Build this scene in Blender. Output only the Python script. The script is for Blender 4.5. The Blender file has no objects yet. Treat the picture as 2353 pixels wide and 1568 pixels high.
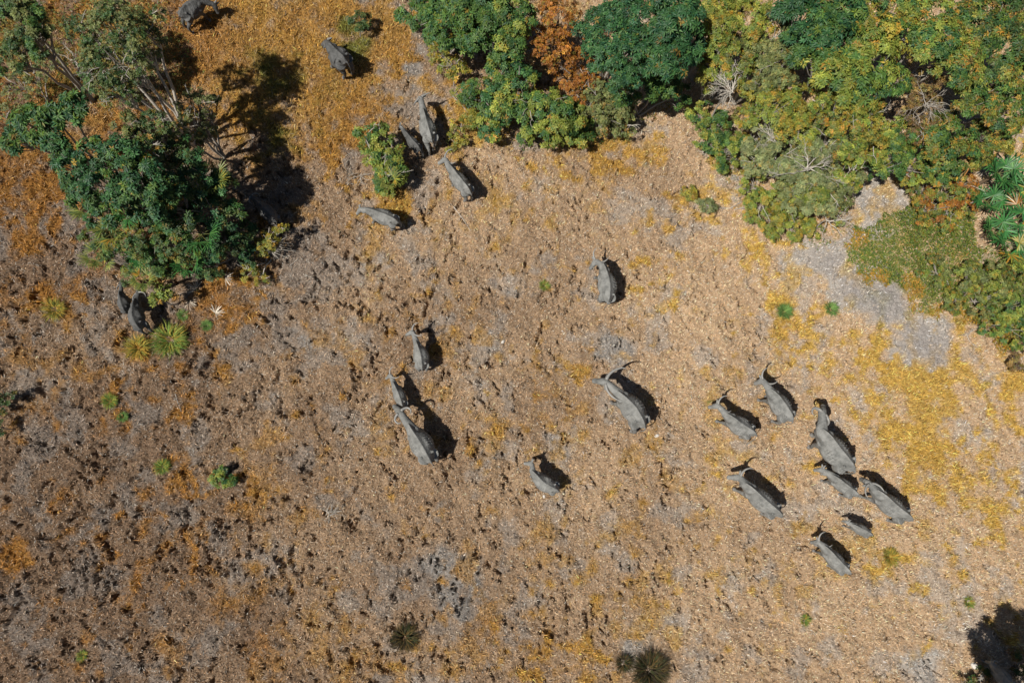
import bpy, math, random
import numpy as np
from mathutils import Matrix, Vector

scene = bpy.context.scene
# ------------------------------------------------------------------ camera
IW, IH, FPX = 2352.0, 1568.0, 1568.0        # working frame used only to read places off the photograph
CAM_H = 25.0
_up = np.array([126.0, 246.0, 1568.0]); _up /= np.linalg.norm(_up)
_y = np.array([0.0, 1.0, 0.0]); _y = _y - _up * _y.dot(_up); _y /= np.linalg.norm(_y)
_x = np.cross(_y, _up)
RC = np.array([_x, _y, _up])                # camera axes -> world
cam_d = bpy.data.cameras.new('camera'); cam = bpy.data.objects.new('camera', cam_d)
scene.collection.objects.link(cam)
cam_d.sensor_width = 36.0; cam_d.lens = 24.0; cam_d.clip_start = 0.1; cam_d.clip_end = 5000
M = Matrix([[*RC[0], 0], [*RC[1], 0], [*RC[2], CAM_H], [0, 0, 0, 1]])
cam.matrix_world = M
scene.camera = cam

# ------------------------------------------------------------------ light
_s = RC @ np.array([774 / FPX, 184 / FPX, -1.0]); SUN = _s / np.linalg.norm(_s)   # direction the light travels
sd = bpy.data.lights.new('sun', 'SUN'); sd.energy = 4.6; sd.angle = math.radians(0.53); sd.color = (1.0, 0.95, 0.87)
so = bpy.data.objects.new('sun', sd); scene.collection.objects.link(so)
so.rotation_euler = Vector(SUN).to_track_quat('-Z', 'Y').to_euler(); so.location = (-20, -10, 40)
w = bpy.data.worlds.new('World'); scene.world = w; w.use_nodes = True
nt = w.node_tree; bg = nt.nodes['Background']
sky = nt.nodes.new('ShaderNodeTexSky'); sky.sky_type = 'NISHITA'; sky.sun_disc = False
sky.sun_elevation = math.asin(-SUN[2]); sky.sun_rotation = math.atan2(-SUN[0], -SUN[1])
nt.links.new(sky.outputs[0], bg.inputs[0]); bg.inputs[1].default_value = 0.033
scene.view_settings.view_transform = 'Standard'; scene.view_settings.look = 'None'
scene.view_settings.exposure = 0.22; scene.view_settings.gamma = 1.0
scene.render.engine = 'CYCLES'
scene.cycles.max_bounces = 6

# ------------------------------------------------------------------ helpers
rng = np.random.default_rng(7)
def G(px, py, h=0.0):
    """world point of height h seen at a place of the photograph"""
    c = np.array([(px - IW / 2) / FPX, -(py - IH / 2) / FPX, -1.0]); v = RC @ c
    t = (h - CAM_H) / v[2]
    return np.array([v[0] * t, v[1] * t, h])
def project(x, y, z):
    p = np.stack([x, y, z - CAM_H], -1) @ RC
    return IW / 2 - p[..., 0] / p[..., 2] * FPX, IH / 2 + p[..., 1] / p[..., 2] * FPX
def px_m(px, py, h=0.0):
    a = G(px - 5, py, h); b = G(px + 5, py, h); return 10.0 / np.linalg.norm(a - b)

_tabs = {}
def vnoise(x, y, seed=0):
    if seed not in _tabs: _tabs[seed] = np.random.default_rng(1000 + seed).random((512, 512)).astype(np.float32)
    T = _tabs[seed]
    xi = np.floor(x).astype(np.int64); yi = np.floor(y).astype(np.int64)
    fx = x - xi; fy = y - yi; fx = fx * fx * (3 - 2 * fx); fy = fy * fy * (3 - 2 * fy)
    a = T[xi & 511, yi & 511]; b = T[(xi + 1) & 511, yi & 511]; c = T[xi & 511, (yi + 1) & 511]; d = T[(xi + 1) & 511, (yi + 1) & 511]
    return (a * (1 - fx) + b * fx) * (1 - fy) + (c * (1 - fx) + d * fx) * fy
def fbm(x, y, scale, octs=4, seed=0, gain=0.5):
    s = 0; a = 1.0; tot = 0; f = 1.0 / scale
    for i in range(octs):
        ca, sa = math.cos(0.7 * i + 0.3), math.sin(0.7 * i + 0.3)
        s = s + a * vnoise((x * ca - y * sa) * f + 17.3 * i, (x * sa + y * ca) * f + 5.1 * i, seed + i); tot += a; a *= gain; f *= 2.03
    return s / tot
def sstep(a, b, v):
    t = np.clip((v - a) / (b - a), 0, 1); return t * t * (3 - 2 * t)

def mesh_obj(name, V, F, mat, parent=None, col=None, smooth=False):
    """V (n,3), F (m,k) arrays or a list of such arrays"""
    me = bpy.data.meshes.new(name)
    Fs = F if isinstance(F, list) else [F]
    V = np.asarray(V, dtype=np.float32)
    me.vertices.add(len(V)); me.vertices.foreach_set('co', V.ravel())
    nl = sum(f.size for f in Fs); nf = sum(len(f) for f in Fs)
    me.loops.add(nl); me.polygons.add(nf)
    me.loops.foreach_set('vertex_index', np.concatenate([f.ravel() for f in Fs]).astype(np.int32))
    tot = np.concatenate([np.full(len(f), f.shape[1], dtype=np.int32) for f in Fs])
    st = np.concatenate([[0], np.cumsum(tot)[:-1]]).astype(np.int32)
    me.polygons.foreach_set('loop_start', st)
    if smooth: me.polygons.foreach_set('use_smooth', np.ones(nf, dtype=bool))
    me.update(calc_edges=True)
    if col is not None:
        at = me.color_attributes.new('Col', 'FLOAT_COLOR', 'POINT')
        c = np.ones((len(V), 4), dtype=np.float32); c[:, :3] = col; at.data.foreach_set('color', c.ravel())
    if mat: me.materials.append(mat)
    o = bpy.data.objects.new(name, me); scene.collection.objects.link(o)
    if parent: o.parent = parent
    return o
def thing(name, label, cat, loc, group=None):
    o = bpy.data.objects.new(name, None); scene.collection.objects.link(o)
    o.location = tuple(loc); o.empty_display_size = 0.3
    o['label'] = label; o['category'] = cat
    if group: o['group'] = group
    return o
def tag(o, label, cat, group=None, kind=None):
    if label: o['label'] = label
    if cat: o['category'] = cat
    if group: o['group'] = group
    if kind: o['kind'] = kind
    return o

# ------------------------------------------------------------------ materials
def new_mat(name):
    m = bpy.data.materials.new(name); m.use_nodes = True
    n = m.node_tree.nodes; l = m.node_tree.links
    return m, n, l, n['Principled BSDF']
def attr_mat(name, rough=0.8, spec=0.2, trans=0.0, noise=None):
    m, n, l, p = new_mat(name)
    a = n.new('ShaderNodeAttribute'); a.attribute_name = 'Col'
    out = a.outputs['Color']
    if noise:
        t = n.new('ShaderNodeTexNoise'); t.inputs['Scale'].default_value = noise[0]; t.inputs['Detail'].default_value = 3
        tc = n.new('ShaderNodeTexCoord'); l.new(tc.outputs['Object'], t.inputs['Vector'])
        r = n.new('ShaderNodeMapRange'); r.inputs[1].default_value = 0.3; r.inputs[2].default_value = 0.7
        r.inputs[3].default_value = noise[1]; r.inputs[4].default_value = noise[2]; l.new(t.outputs[0], r.inputs[0])
        mx = n.new('ShaderNodeVectorMath'); mx.operation = 'SCALE'; l.new(out, mx.inputs[0]); l.new(r.outputs[0], mx.inputs['Scale'])
        out = mx.outputs[0]
    l.new(out, p.inputs['Base Color']); p.inputs['Roughness'].default_value = rough
    p.inputs['Specular IOR Level'].default_value = spec
    if trans > 0:
        tr = n.new('ShaderNodeBsdfTranslucent'); l.new(out, tr.inputs[0])
        ms = n.new('ShaderNodeMixShader'); ms.inputs[0].default_value = trans
        o = n['Material Output']; l.new(p.outputs[0], ms.inputs[1]); l.new(tr.outputs[0], ms.inputs[2]); l.new(ms.outputs[0], o.inputs[0])
    return m
M_leaf = attr_mat('leaf', 0.5, 0.35, 0.22)
M_frond = attr_mat('frond', 0.42, 0.4, 0.15)
M_blade = attr_mat('dry_blade', 0.9, 0.1, 0.08)
M_twig = attr_mat('bark', 0.85, 0.15, 0, (14.0, 0.7, 1.2))

m, n, l, p = new_mat('ground_soil')
a = n.new('ShaderNodeAttribute'); a.attribute_name = 'Col'
tc = n.new('ShaderNodeTexCoord')
t1 = n.new('ShaderNodeTexNoise'); t1.inputs['Scale'].default_value = 22; t1.inputs['Detail'].default_value = 5; t1.inputs['Roughness'].default_value = 0.75
l.new(tc.outputs['Object'], t1.inputs['Vector'])
r1 = n.new('ShaderNodeMapRange'); r1.inputs[1].default_value = 0.3; r1.inputs[2].default_value = 0.7; r1.inputs[3].default_value = 0.6; r1.inputs[4].default_value = 1.35
l.new(t1.outputs[0], r1.inputs[0])
mx = n.new('ShaderNodeVectorMath'); mx.operation = 'SCALE'; l.new(a.outputs['Color'], mx.inputs[0]); l.new(r1.outputs[0], mx.inputs['Scale'])
# cracked mud where the Mud attribute says so
am = n.new('ShaderNodeAttribute'); am.attribute_name = 'Mud'
vo = n.new('ShaderNodeTexVoronoi'); vo.feature = 'DISTANCE_TO_EDGE'; vo.inputs['Scale'].default_value = 6.5
nz = n.new('ShaderNodeTexNoise'); nz.inputs['Scale'].default_value = 5
l.new(tc.outputs['Object'], nz.inputs['Vector'])
ad = n.new('ShaderNodeVectorMath'); ad.operation = 'MULTIPLY_ADD'; ad.inputs[1].default_value = (0.25, 0.25, 0.25)
l.new(nz.outputs[1], ad.inputs[0]); l.new(tc.outputs['Object'], ad.inputs[2]); l.new(ad.outputs[0], vo.inputs['Vector'])
cr = n.new('ShaderNodeMapRange'); cr.inputs[1].default_value = 0.0; cr.inputs[2].default_value = 0.06; l.new(vo.outputs['Distance'], cr.inputs[0])
inv = n.new('ShaderNodeMath'); inv.operation = 'SUBTRACT'; inv.inputs[0].default_value = 1.0; l.new(cr.outputs[0], inv.inputs[1])
mu = n.new('ShaderNodeMath'); mu.operation = 'MULTIPLY'; l.new(inv.outputs[0], mu.inputs[0]); l.new(am.outputs['Fac'], mu.inputs[1])
h1 = n.new('ShaderNodeMath'); h1.operation = 'MULTIPLY_ADD'; l.new(mu.outputs[0], h1.inputs[0]); h1.inputs[1].default_value = -.7; l.new(t1.outputs[0], h1.inputs[2])
bp = n.new('ShaderNodeBump'); bp.inputs['Strength'].default_value = 1.0; bp.inputs['Distance'].default_value = 0.035
l.new(h1.outputs[0], bp.inputs['Height']); l.new(bp.outputs[0], p.inputs['Normal'])
l.new(mx.outputs[0], p.inputs['Base Color']); p.inputs['Roughness'].default_value = 0.95; p.inputs['Specular IOR Level'].default_value = 0.1
M_ground = m

def hide_mat(name, base, dust):
    m, n, l, p = new_mat(name)
    tc = n.new('ShaderNodeTexCoord')
    t = n.new('ShaderNodeTexNoise'); t.inputs['Scale'].default_value = 3.5; t.inputs['Detail'].default_value = 6; t.inputs['Roughness'].default_value = 0.65
    l.new(tc.outputs['Object'], t.inputs['Vector'])
    cr = n.new('ShaderNodeValToRGB'); cr.color_ramp.elements[0].position = 0.32; cr.color_ramp.elements[1].position = 0.68
    cr.color_ramp.elements[0].color = (*base, 1); cr.color_ramp.elements[1].color = (*dust, 1)
    l.new(t.outputs[0], cr.inputs[0]); l.new(cr.outputs[0], p.inputs['Base Color'])
    wv = n.new('ShaderNodeTexNoise'); wv.inputs['Scale'].default_value = 9; wv.inputs['Detail'].default_value = 5; wv.inputs['Roughness'].default_value = 0.6
    mp = n.new('ShaderNodeMapping'); mp.inputs['Scale'].default_value = (1.6, 0.55, 0.8); l.new(tc.outputs['Object'], mp.inputs[0]); l.new(mp.outputs[0], wv.inputs['Vector'])
    b = n.new('ShaderNodeBump'); b.inputs['Strength'].default_value = 0.9; b.inputs['Distance'].default_value = 0.05
    l.new(wv.outputs[0], b.inputs['Height']); l.new(b.outputs[0], p.inputs['Normal'])
    p.inputs['Roughness'].default_value = 0.7; p.inputs['Specular IOR Level'].default_value = 0.25
    return m
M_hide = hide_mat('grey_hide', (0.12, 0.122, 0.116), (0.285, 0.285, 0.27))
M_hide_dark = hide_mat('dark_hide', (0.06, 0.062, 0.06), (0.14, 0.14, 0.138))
def plain(name, c, r=0.6):
    m, n, l, p = new_mat(name)
    t = n.new('ShaderNodeTexNoise'); t.inputs['Scale'].default_value = 12
    cr = n.new('ShaderNodeValToRGB'); cr.color_ramp.elements[0].color = (*[v * 0.7 for v in c], 1); cr.color_ramp.elements[1].color = (*[min(1, v * 1.3) for v in c], 1)
    l.new(t.outputs[0], cr.inputs[0]); l.new(cr.outputs[0], p.inputs['Base Color']); p.inputs['Roughness'].default_value = r
    return m
M_horn = plain('horn', (0.24, 0.235, 0.22), 0.45)
M_hoof = plain('hoof', (0.16, 0.15, 0.14), 0.7)
M_eye = plain('eye', (0.02, 0.015, 0.01), 0.2)
M_stone = plain('pale_stone', (0.55, 0.52, 0.47), 0.85)

# ------------------------------------------------------------------ ground colours and relief
ORANGE = [  # px, py, radius, strength
    (120, 250, 260, .75), (350, 60, 220, .6), (600, 60, 230, .9), (720, 120, 170, .9), (560, 160, 130, .8), (780, 250, 120, .8), (880, 90, 90, .8), (720, 350, 80, .5),
    (900, 440, 70, .85), (60, 420, 120, .5), (1060, 260, 70, .8), (1110, 310, 60, .7), (1250, 340, 70, .6), (1390, 340, 60, .7), (1500, 350, 45, .9), (1330, 320, 60, .5),
    (1640, 440, 60, .6), (1560, 560, 60, .35), (1480, 640, 50, .35), (1750, 580, 90, .35), (1710, 630, 25, .7), (1800, 715, 45, .6), (1900, 715, 35, .7), (1260, 660, 18, .8),
    (2080, 860, 70, .8), (2120, 950, 80, 1.0), (2060, 1010, 60, .7), (2220, 870, 60, .6), (2130, 1080, 80, .7), (2010, 940, 60, .5), (1920, 860, 50, .5), (1830, 800, 60, .4), (1990, 790, 40, .6),
    (2250, 1100, 90, .6), (2050, 740, 30, .8), (2310, 950, 60, .6), (2230, 1220, 60, .4), (2040, 1280, 28, .9), (2300, 1180, 60, .5), (2080, 1350, 50, .3),
    (1300, 840, 40, .7), (1330, 830, 25, .5), (1160, 715, 12, .7), (1340, 740, 30, .3), (690, 960, 20, .6), (560, 1120, 40, .4), (390, 1110, 60, .5), (440, 930, 60, .45), (130, 700, 60, .6),
    (480, 680, 70, .55), (560, 660, 60, .6), (380, 800, 90, .5), (540, 740, 60, .5), (250, 930, 50, .5), (60, 540, 60, .5), (210, 1120, 60, .4), (100, 1330, 80, .4), (300, 1260, 70, .4), (350, 1200, 60, .4),
    (1340, 1550, 60, .6), (1250, 1480, 90, .3), (1290, 1540, 70, .4), (940, 1470, 40, .6), (1130, 1000, 20, .7), (1030, 1190, 25, .6), (440, 1310, 60, .4), (40, 1260, 60, .5), (2330, 1450, 50, .5),
    (1730, 1140, 20, .3), (1860, 1090, 30, .5), (1000, 1100, 25, .5), (2340, 840, 80, .7), (2200, 780, 40, .5), (1580, 450, 30, .6), (1640, 1240, 30, .5), (2200, 1450, 70, .3), (2130, 1330, 60, .3)]
GREEN = [(350, 120, 90, .5), (230, 150, 130, .5), (620, 170, 90, .55), (640, 330, 100, .45), (800, 60, 30, .8), (820, 110, 45, .8), (760, 210, 60, .4), (1800, 717, 20, .9), (1908, 708, 18, .8), (60, 100, 100, .5), (2040, 1275, 14, .6),
    (1495, 383, 14, .7), (1250, 655, 9, .8), (1200, 575, 8, .5), (375, 1075, 14, .9), (420, 725, 14, .9), (2225, 1380, 14, .7), (1640, 930, 8, .7), (2260, 885, 12, .5), (1850, 1420, 12, .8), (190, 1500, 12, .7), (1000, 280, 30, .2), (2010, 640, 120, .3), (2130, 640, 140, .4)]
GREY = [(1900, 600, 60, .9), (1860, 590, 50, .7), (1960, 680, 60, 1.), (2040, 690, 50, .9), (2000, 640, 45, .9), (2100, 770, 60, 1.), (2140, 800, 50, 1.), (2110, 840, 40, .9), (2020, 470, 70, 1.), (2060, 430, 40, .8), (1950, 560, 40, .6),
    (1390, 800, 45, .9), (1420, 830, 45, .6), (950, 130, 45, .6), (970, 180, 40, .6), (1150, 650, 60, .5), (1000, 1290, 90, .6), (1030, 1330, 50, .5), (860, 1250, 60, .4), (1280, 1020, 50, .5), (1120, 800, 60, .3), (700, 750, 70, .45), (800, 1100, 120, .3),
    (1570, 920, 60, .4), (1170, 670, 50, .5), (2140, 1530, 80, .8), (1460, 1470, 60, .4), (1690, 1300, 60, .3), (620, 900, 80, .3), (830, 760, 90, .3), (1100, 1340, 80, .3), (1640, 290, 20, .4), (1680, 370, 30, .7), (1700, 430, 40, .7), (900, 630, 50, .35), (30, 1080, 80, .3), (1560, 1420, 80, .3)]
MUD = [(1900, 600, 50, .8), (1980, 660, 60, 1.), (2050, 690, 50, 1.), (2100, 780, 55, 1.), (2140, 820, 50, 1.), (2020, 470, 60, .6)]
def blobs(lst):
    return [(*G(px, py)[:2], r / px_m(px, py), s) for px, py, r, s in lst]
B_O, B_G, B_Y, B_M = blobs(ORANGE), blobs(GREEN), blobs(GREY), blobs(MUD)
def field(B, x, y):
    inv = np.ones_like(x)
    for bx, by, r, s in B:
        d2 = ((x - bx) ** 2 + (y - by) ** 2) / (r * r)
        k = d2 < 6
        inv[k] *= 1 - s * np.exp(-d2[k] * 1.1)
    return 1 - inv
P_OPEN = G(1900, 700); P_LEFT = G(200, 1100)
def zones(x, y):
    """orange, green, grey, mud amounts and painted left-to-right light ramp at world places"""
    wx = (fbm(x, y, .9, 3, 50) - .5) * 1.3; wy = (fbm(x, y, .9, 3, 60) - .5) * 1.3
    n1 = fbm(x, y, .45, 4, 10, .6); n2 = fbm(x, y, 1.3, 4, 20, .55)
    o = field(B_O, x + wx, y + wy); g = field(B_G, x + wx * .6, y + wy * .6); k = field(B_Y, x + wx, y + wy); mud = field(B_M, x + wx * .7, y + wy * .7)
    o = sstep(.28, .72, o * .85 + (n1 - .5) * 1.5 + .05) * .9 + .6 * sstep(.52, .66, n1 * .5 + n2 * .5)
    g = sstep(.25, .8, g + (n1 - .5) * 1.0)
    k = sstep(.25, .7, k + (n2 - .5) * 1.2) + .55 * sstep(.54, .66, fbm(x, y, 1.0, 4, 30, .6))
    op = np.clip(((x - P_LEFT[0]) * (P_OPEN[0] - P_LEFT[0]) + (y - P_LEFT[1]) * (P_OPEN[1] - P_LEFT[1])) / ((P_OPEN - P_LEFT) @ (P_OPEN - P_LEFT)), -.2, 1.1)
    return np.clip(o, 0, 1), np.clip(g, 0, 1), np.clip(k * (1 - .7 * np.clip(o, 0, 1)), 0, 1), sstep(.35, .95, mud) * .8, op
C_STRAW = np.array([.49, .345, .215]); C_STRAW_DIM = np.array([.21, .14, .09]); C_ORANGE = np.array([.48, .30, .05]); C_RUST = np.array([.32, .15, .03])  # second straw tone is the first one dimmed, for the duller-lit left
C_GREY = np.array([.36, .345, .325]); C_GREEN = np.array([.10, .135, .03])
def ground_col(x, y):
    o, g, k, mud, op = zones(x, y)
    lit_mix = np.clip(op + (fbm(x, y, 2.5, 3, 70) - .5) * .7, 0, 1)[:, None]  # weaker light on the left painted into straw, orange and grey
    c = C_STRAW_DIM * (1 - lit_mix) + C_STRAW * lit_mix
    oc = C_RUST * (1 - lit_mix) + C_ORANGE * lit_mix
    k = k[:, None]; c = c * (1 - k * .8) + C_GREY * (.58 + .46 * lit_mix) * k * .8
    o = o[:, None]; c = c * (1 - o * .85) + oc * o * .85
    g = g[:, None]; c = c * (1 - g * .8) + C_GREEN * g * .8
    md = mud[:, None]; c = c * (1 - md * .8) + np.array([.40, .365, .345]) * md * .8
    return c, o[:, 0], g[:, 0], k[:, 0], mud, op
def height(x, y):
    z = (fbm(x, y, 2.2, 3, 80) - .5) * .16 + (fbm(x, y, .45, 4, 90, .6) - .5) * .30
    # hoof pits and clods: elongated, more on the left and lower ground
    u = x * .82 + y * .57; v = -x * .57 + y * .82
    u2 = x * .97 - y * .26; v2 = x * .26 + y * .97
    q = fbm(u / 1.0 + (fbm(x, y, .5, 2, 95) - .5) * .3, v / 1.9, .17, 4, 100, .6)
    q2 = fbm(u2 / 1.0, v2 / 1.9, .26, 4, 120, .65)
    op = ((x - P_LEFT[0]) * (P_OPEN[0] - P_LEFT[0]) + (y - P_LEFT[1]) * (P_OPEN[1] - P_LEFT[1])) / ((P_OPEN - P_LEFT) @ (P_OPEN - P_LEFT))
    thr = .655 + .05 * sstep(0, 1.0, op) + (fbm(x, y, 2.0, 2, 130) - .5) * .12
    pit = np.maximum(sstep(thr, thr + .055, q), sstep(thr + .01, thr + .06, q2))
    calm = sstep(.3, .6, field(B_O, x, y)) * .5 + field(B_M, x, y) * .9
    return z * (1 - .6 * field(B_M, x, y)) - .26 * pit * np.clip(1 - calm, 0, 1)

corners = np.array([G(-60, -60), G(2412, -60), G(-60, 1628), G(2412, 1628)])
x0, x1 = corners[:, 0].min() - .5, corners[:, 0].max() + .5; y0, y1 = corners[:, 1].min() - .5, corners[:, 1].max() + .5
step = 0.045
def axis(a, b):
    core = np.arange(a, b, step); o = np.array([.2, .6, 1.5, 4, 10, 30, 90, 300, 900])
    return np.concatenate([a - o[::-1], core, b + o])
ax, ay = axis(x0, x1), axis(y0, y1)
X, Y = np.meshgrid(ax, ay, indexing='xy'); nx, ny = len(ax), len(ay)
xf, yf = X.ravel(), Y.ravel()
Z = height(xf, yf)
far = np.maximum(np.maximum(x0 - xf, xf - x1), np.maximum(y0 - yf, yf - y1)); Z = Z * np.clip(1 - far / 3, 0, 1)
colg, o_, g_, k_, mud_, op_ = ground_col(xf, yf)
ii = np.arange(nx * ny).reshape(ny, nx)
Fg = np.stack([ii[:-1, :-1], ii[:-1, 1:], ii[1:, 1:], ii[1:, :-1]], -1).reshape(-1, 4)
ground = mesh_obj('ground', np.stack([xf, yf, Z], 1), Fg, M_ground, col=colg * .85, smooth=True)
at = ground.data.attributes.new('Mud', 'FLOAT', 'POINT'); at.data.foreach_set('value', mud_.astype(np.float32))
tag(ground, None, None, kind='structure')
def gz(x, y):
    return float(height(np.array([x], float), np.array([y], float))[0])

# dry grass: one mesh of short blades lying and standing over the soil
NB = 900000
bx = rng.uniform(x0, x1, NB); by = rng.uniform(y0, y1, NB)
sx, sy = project(bx, by, np.zeros(NB)); keep = (sx > -80) & (sx < 2432) & (sy > -80) & (sy < 1648)
bx, by = bx[keep], by[keep]
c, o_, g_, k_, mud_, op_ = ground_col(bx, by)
keep = rng.random(len(bx)) > np.clip(k_ * .30 + mud_ * .8, 0, .95)
bx, by, c, o_, g_, k_ = bx[keep], by[keep], c[keep], o_[keep], g_[keep], k_[keep]
nb = len(bx); bz = height(bx, by)
ang = rng.uniform(0, 2 * math.pi, nb); tilt = rng.uniform(.05, 1.25, nb)
L = rng.uniform(.06, .15, nb) * (1 + .5 * o_ + .5 * g_); Wd = rng.uniform(.007, .018, nb)
d = np.stack([np.cos(ang) * np.cos(tilt), np.sin(ang) * np.cos(tilt), np.sin(tilt)], 1)
s = np.stack([-np.sin(ang), np.cos(ang), rng.uniform(-.4, .4, nb)], 1)
base = np.stack([bx, by, bz - .004], 1)
V = np.stack([base - s * Wd[:, None], base + s * Wd[:, None], base + d * L[:, None]], 1).reshape(-1, 3)
br = rng.lognormal(0.08, .42, nb)[:, None]; hue = rng.random(nb)[:, None]
pale = np.array([.62, .56, .47])
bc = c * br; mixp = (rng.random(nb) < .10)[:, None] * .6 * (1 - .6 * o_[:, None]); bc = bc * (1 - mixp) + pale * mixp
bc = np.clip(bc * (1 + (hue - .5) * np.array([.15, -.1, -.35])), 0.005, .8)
grass = mesh_obj('dry_grass', V, np.arange(nb * 3).reshape(-1, 3), M_blade, col=np.repeat(bc, 3, 0))
tag(grass, 'short dry straw and litter over the whole clearing', 'grass', kind='stuff')

# ------------------------------------------------------------------ tubes, leaves
def tube(pts, rad, k=5):
    pts = np.asarray(pts, float); rad = np.asarray(rad, float); n = len(pts)
    T = np.gradient(pts, axis=0); T /= np.linalg.norm(T, axis=1)[:, None] + 1e-9
    ref = np.array([0.31, 0.17, .93]);
    if abs(T.mean(0) @ ref) > .85 * np.linalg.norm(T.mean(0)): ref = np.array([1, .1, 0])
    A = np.cross(T, ref); A /= np.linalg.norm(A, axis=1)[:, None] + 1e-9; Bv = np.cross(T, A)
    th = np.arange(k) * 2 * math.pi / k
    V = pts[:, None] + rad[:, None, None] * (A[:, None] * np.cos(th)[None, :, None] + Bv[:, None] * np.sin(th)[None, :, None])
    idx = np.arange(n * k).reshape(n, k); nx_ = np.roll(idx, -1, 1)
    F = np.stack([idx[:-1], idx[1:], nx_[1:], nx_[:-1]], -1).reshape(-1, 4)
    return V.reshape(-1, 3), F
class Acc:
    def __init__(s): s.V = []; s.F = {}; s.C = []; s.n = 0
    def add(s, V, F, c):
        F = np.asarray(F); s.F.setdefault(F.shape[1], []).append(F + s.n); s.V.append(V); s.n += len(V)
        c = np.asarray(c, float); s.C.append(np.broadcast_to(c, (len(V), 3)))
    def build(s, name, mat, parent=None, origin=None, smooth=False):
        V = np.concatenate(s.V)
        if origin is not None: V = V - np.asarray(origin)
        return mesh_obj(name, V, [np.concatenate(f) for f in s.F.values()], mat, parent, np.concatenate(s.C), smooth)
def wiggle(a, b, n, amp, R):
    t = np.linspace(0, 1, n)[:, None]; p = a * (1 - t) + b * t
    off = R.normal(0, amp, (n, 3)); off[0] = 0; off = np.cumsum(off, 0) * .5
    return p + off * np.linalg.norm(b - a)
def unit(v): return v / (np.linalg.norm(v, axis=-1, keepdims=True) + 1e-9)
def leaf_mesh(P, D, N, L, Wd, C, curl=.15):
    """pointed folded leaves: base P, direction D, face normal N"""
    S = unit(np.cross(D, N)); N = np.cross(S, D); L = L[:, None]; Wd = Wd[:, None]
    tip = P + D * L - N * L * curl
    mid = P + D * L * .45
    a = mid + S * Wd + N * Wd * .35; b = mid - S * Wd + N * Wd * .35
    V = np.stack([P, a, tip, b], 1).reshape(-1, 3)
    i = np.arange(len(P))[:, None] * 4
    F = np.concatenate([i + np.array([[0, 1, 2]]), i + np.array([[0, 2, 3]])])
    return V, F, np.repeat(C, 4, 0)
PAL = {
    'glossy': [((.065, .14, .032), 5), ((.10, .18, .035), 4), ((.025, .085, .035), 4), ((.16, .22, .03), 1.2), ((.35, .20, .03), .3)],
    'teal': [((.032, .10, .035), 5), ((.055, .14, .04), 4), ((.02, .07, .035), 3), ((.08, .16, .04), 1.2), ((.30, .17, .03), .25)],
    'lime': [((.19, .24, .04), 5), ((.27, .30, .05), 4), ((.09, .16, .035), 4), ((.36, .30, .05), 1.3), ((.40, .19, .03), .5)],
    'gold': [((.25, .24, .035), 5), ((.34, .27, .04), 4), ((.13, .17, .035), 4), ((.42, .22, .03), 2.2), ((.09, .13, .03), 2)],
    'olive': [((.13, .16, .05), 5), ((.19, .22, .075), 4), ((.08, .11, .04), 3), ((.28, .27, .09), 2), ((.33, .19, .04), .7)],
    'sage': [((.17, .21, .085), 5), ((.24, .27, .11), 4), ((.11, .15, .06), 3), ((.32, .31, .12), 1.5), ((.36, .24, .05), .8)],
    'rust': [((.38, .15, .025), 6), ((.28, .10, .02), 5), ((.46, .23, .03), 3), ((.17, .16, .03), 2), ((.12, .06, .025), 3)],
    'brown': [((.18, .11, .05), 4), ((.26, .15, .04), 3), ((.14, .14, .04), 4), ((.32, .22, .06), 2), ((.10, .07, .05), 3)],
    'mixed': [((.11, .17, .035), 5), ((.06, .11, .03), 4), ((.22, .22, .035), 4), ((.40, .20, .03), 2), ((.18, .10, .04), 1)],
    'dim': [((.035, .085, .03), 5), ((.06, .12, .03), 4), ((.10, .13, .035), 3), ((.22, .15, .03), 1)],
    'dead': [((.20, .15, .09), 1)],
}
def palette(name, n, R):
    p = PAL[name]; wts = np.array([q[1] for q in p], float); wts /= wts.sum()
    ci = R.choice(len(p), n, p=wts); c = np.array([q[0] for q in p])[ci]
    return c * R.lognormal(0, .22, n)[:, None]
KIND = {  # leaf length, half width, leaves per rosette, rosettes per m2, droop, palette, twig colour
    'big': dict(L=.19, W=.030, k=7, den=24, droop=.35, fl=.30),
    'broad': dict(L=.135, W=.027, k=6, den=36, droop=.2, fl=.25),
    'small': dict(L=.095, W=.020, k=7, den=46, droop=.1, fl=.3),
    'fine': dict(L=.075, W=.017, k=8, den=42, droop=.05, fl=.45),
}
TW_PALE = (.50, .46, .40); TW_BROWN = (.20, .14, .10); TW_GREY = (.33, .30, .26)
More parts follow.
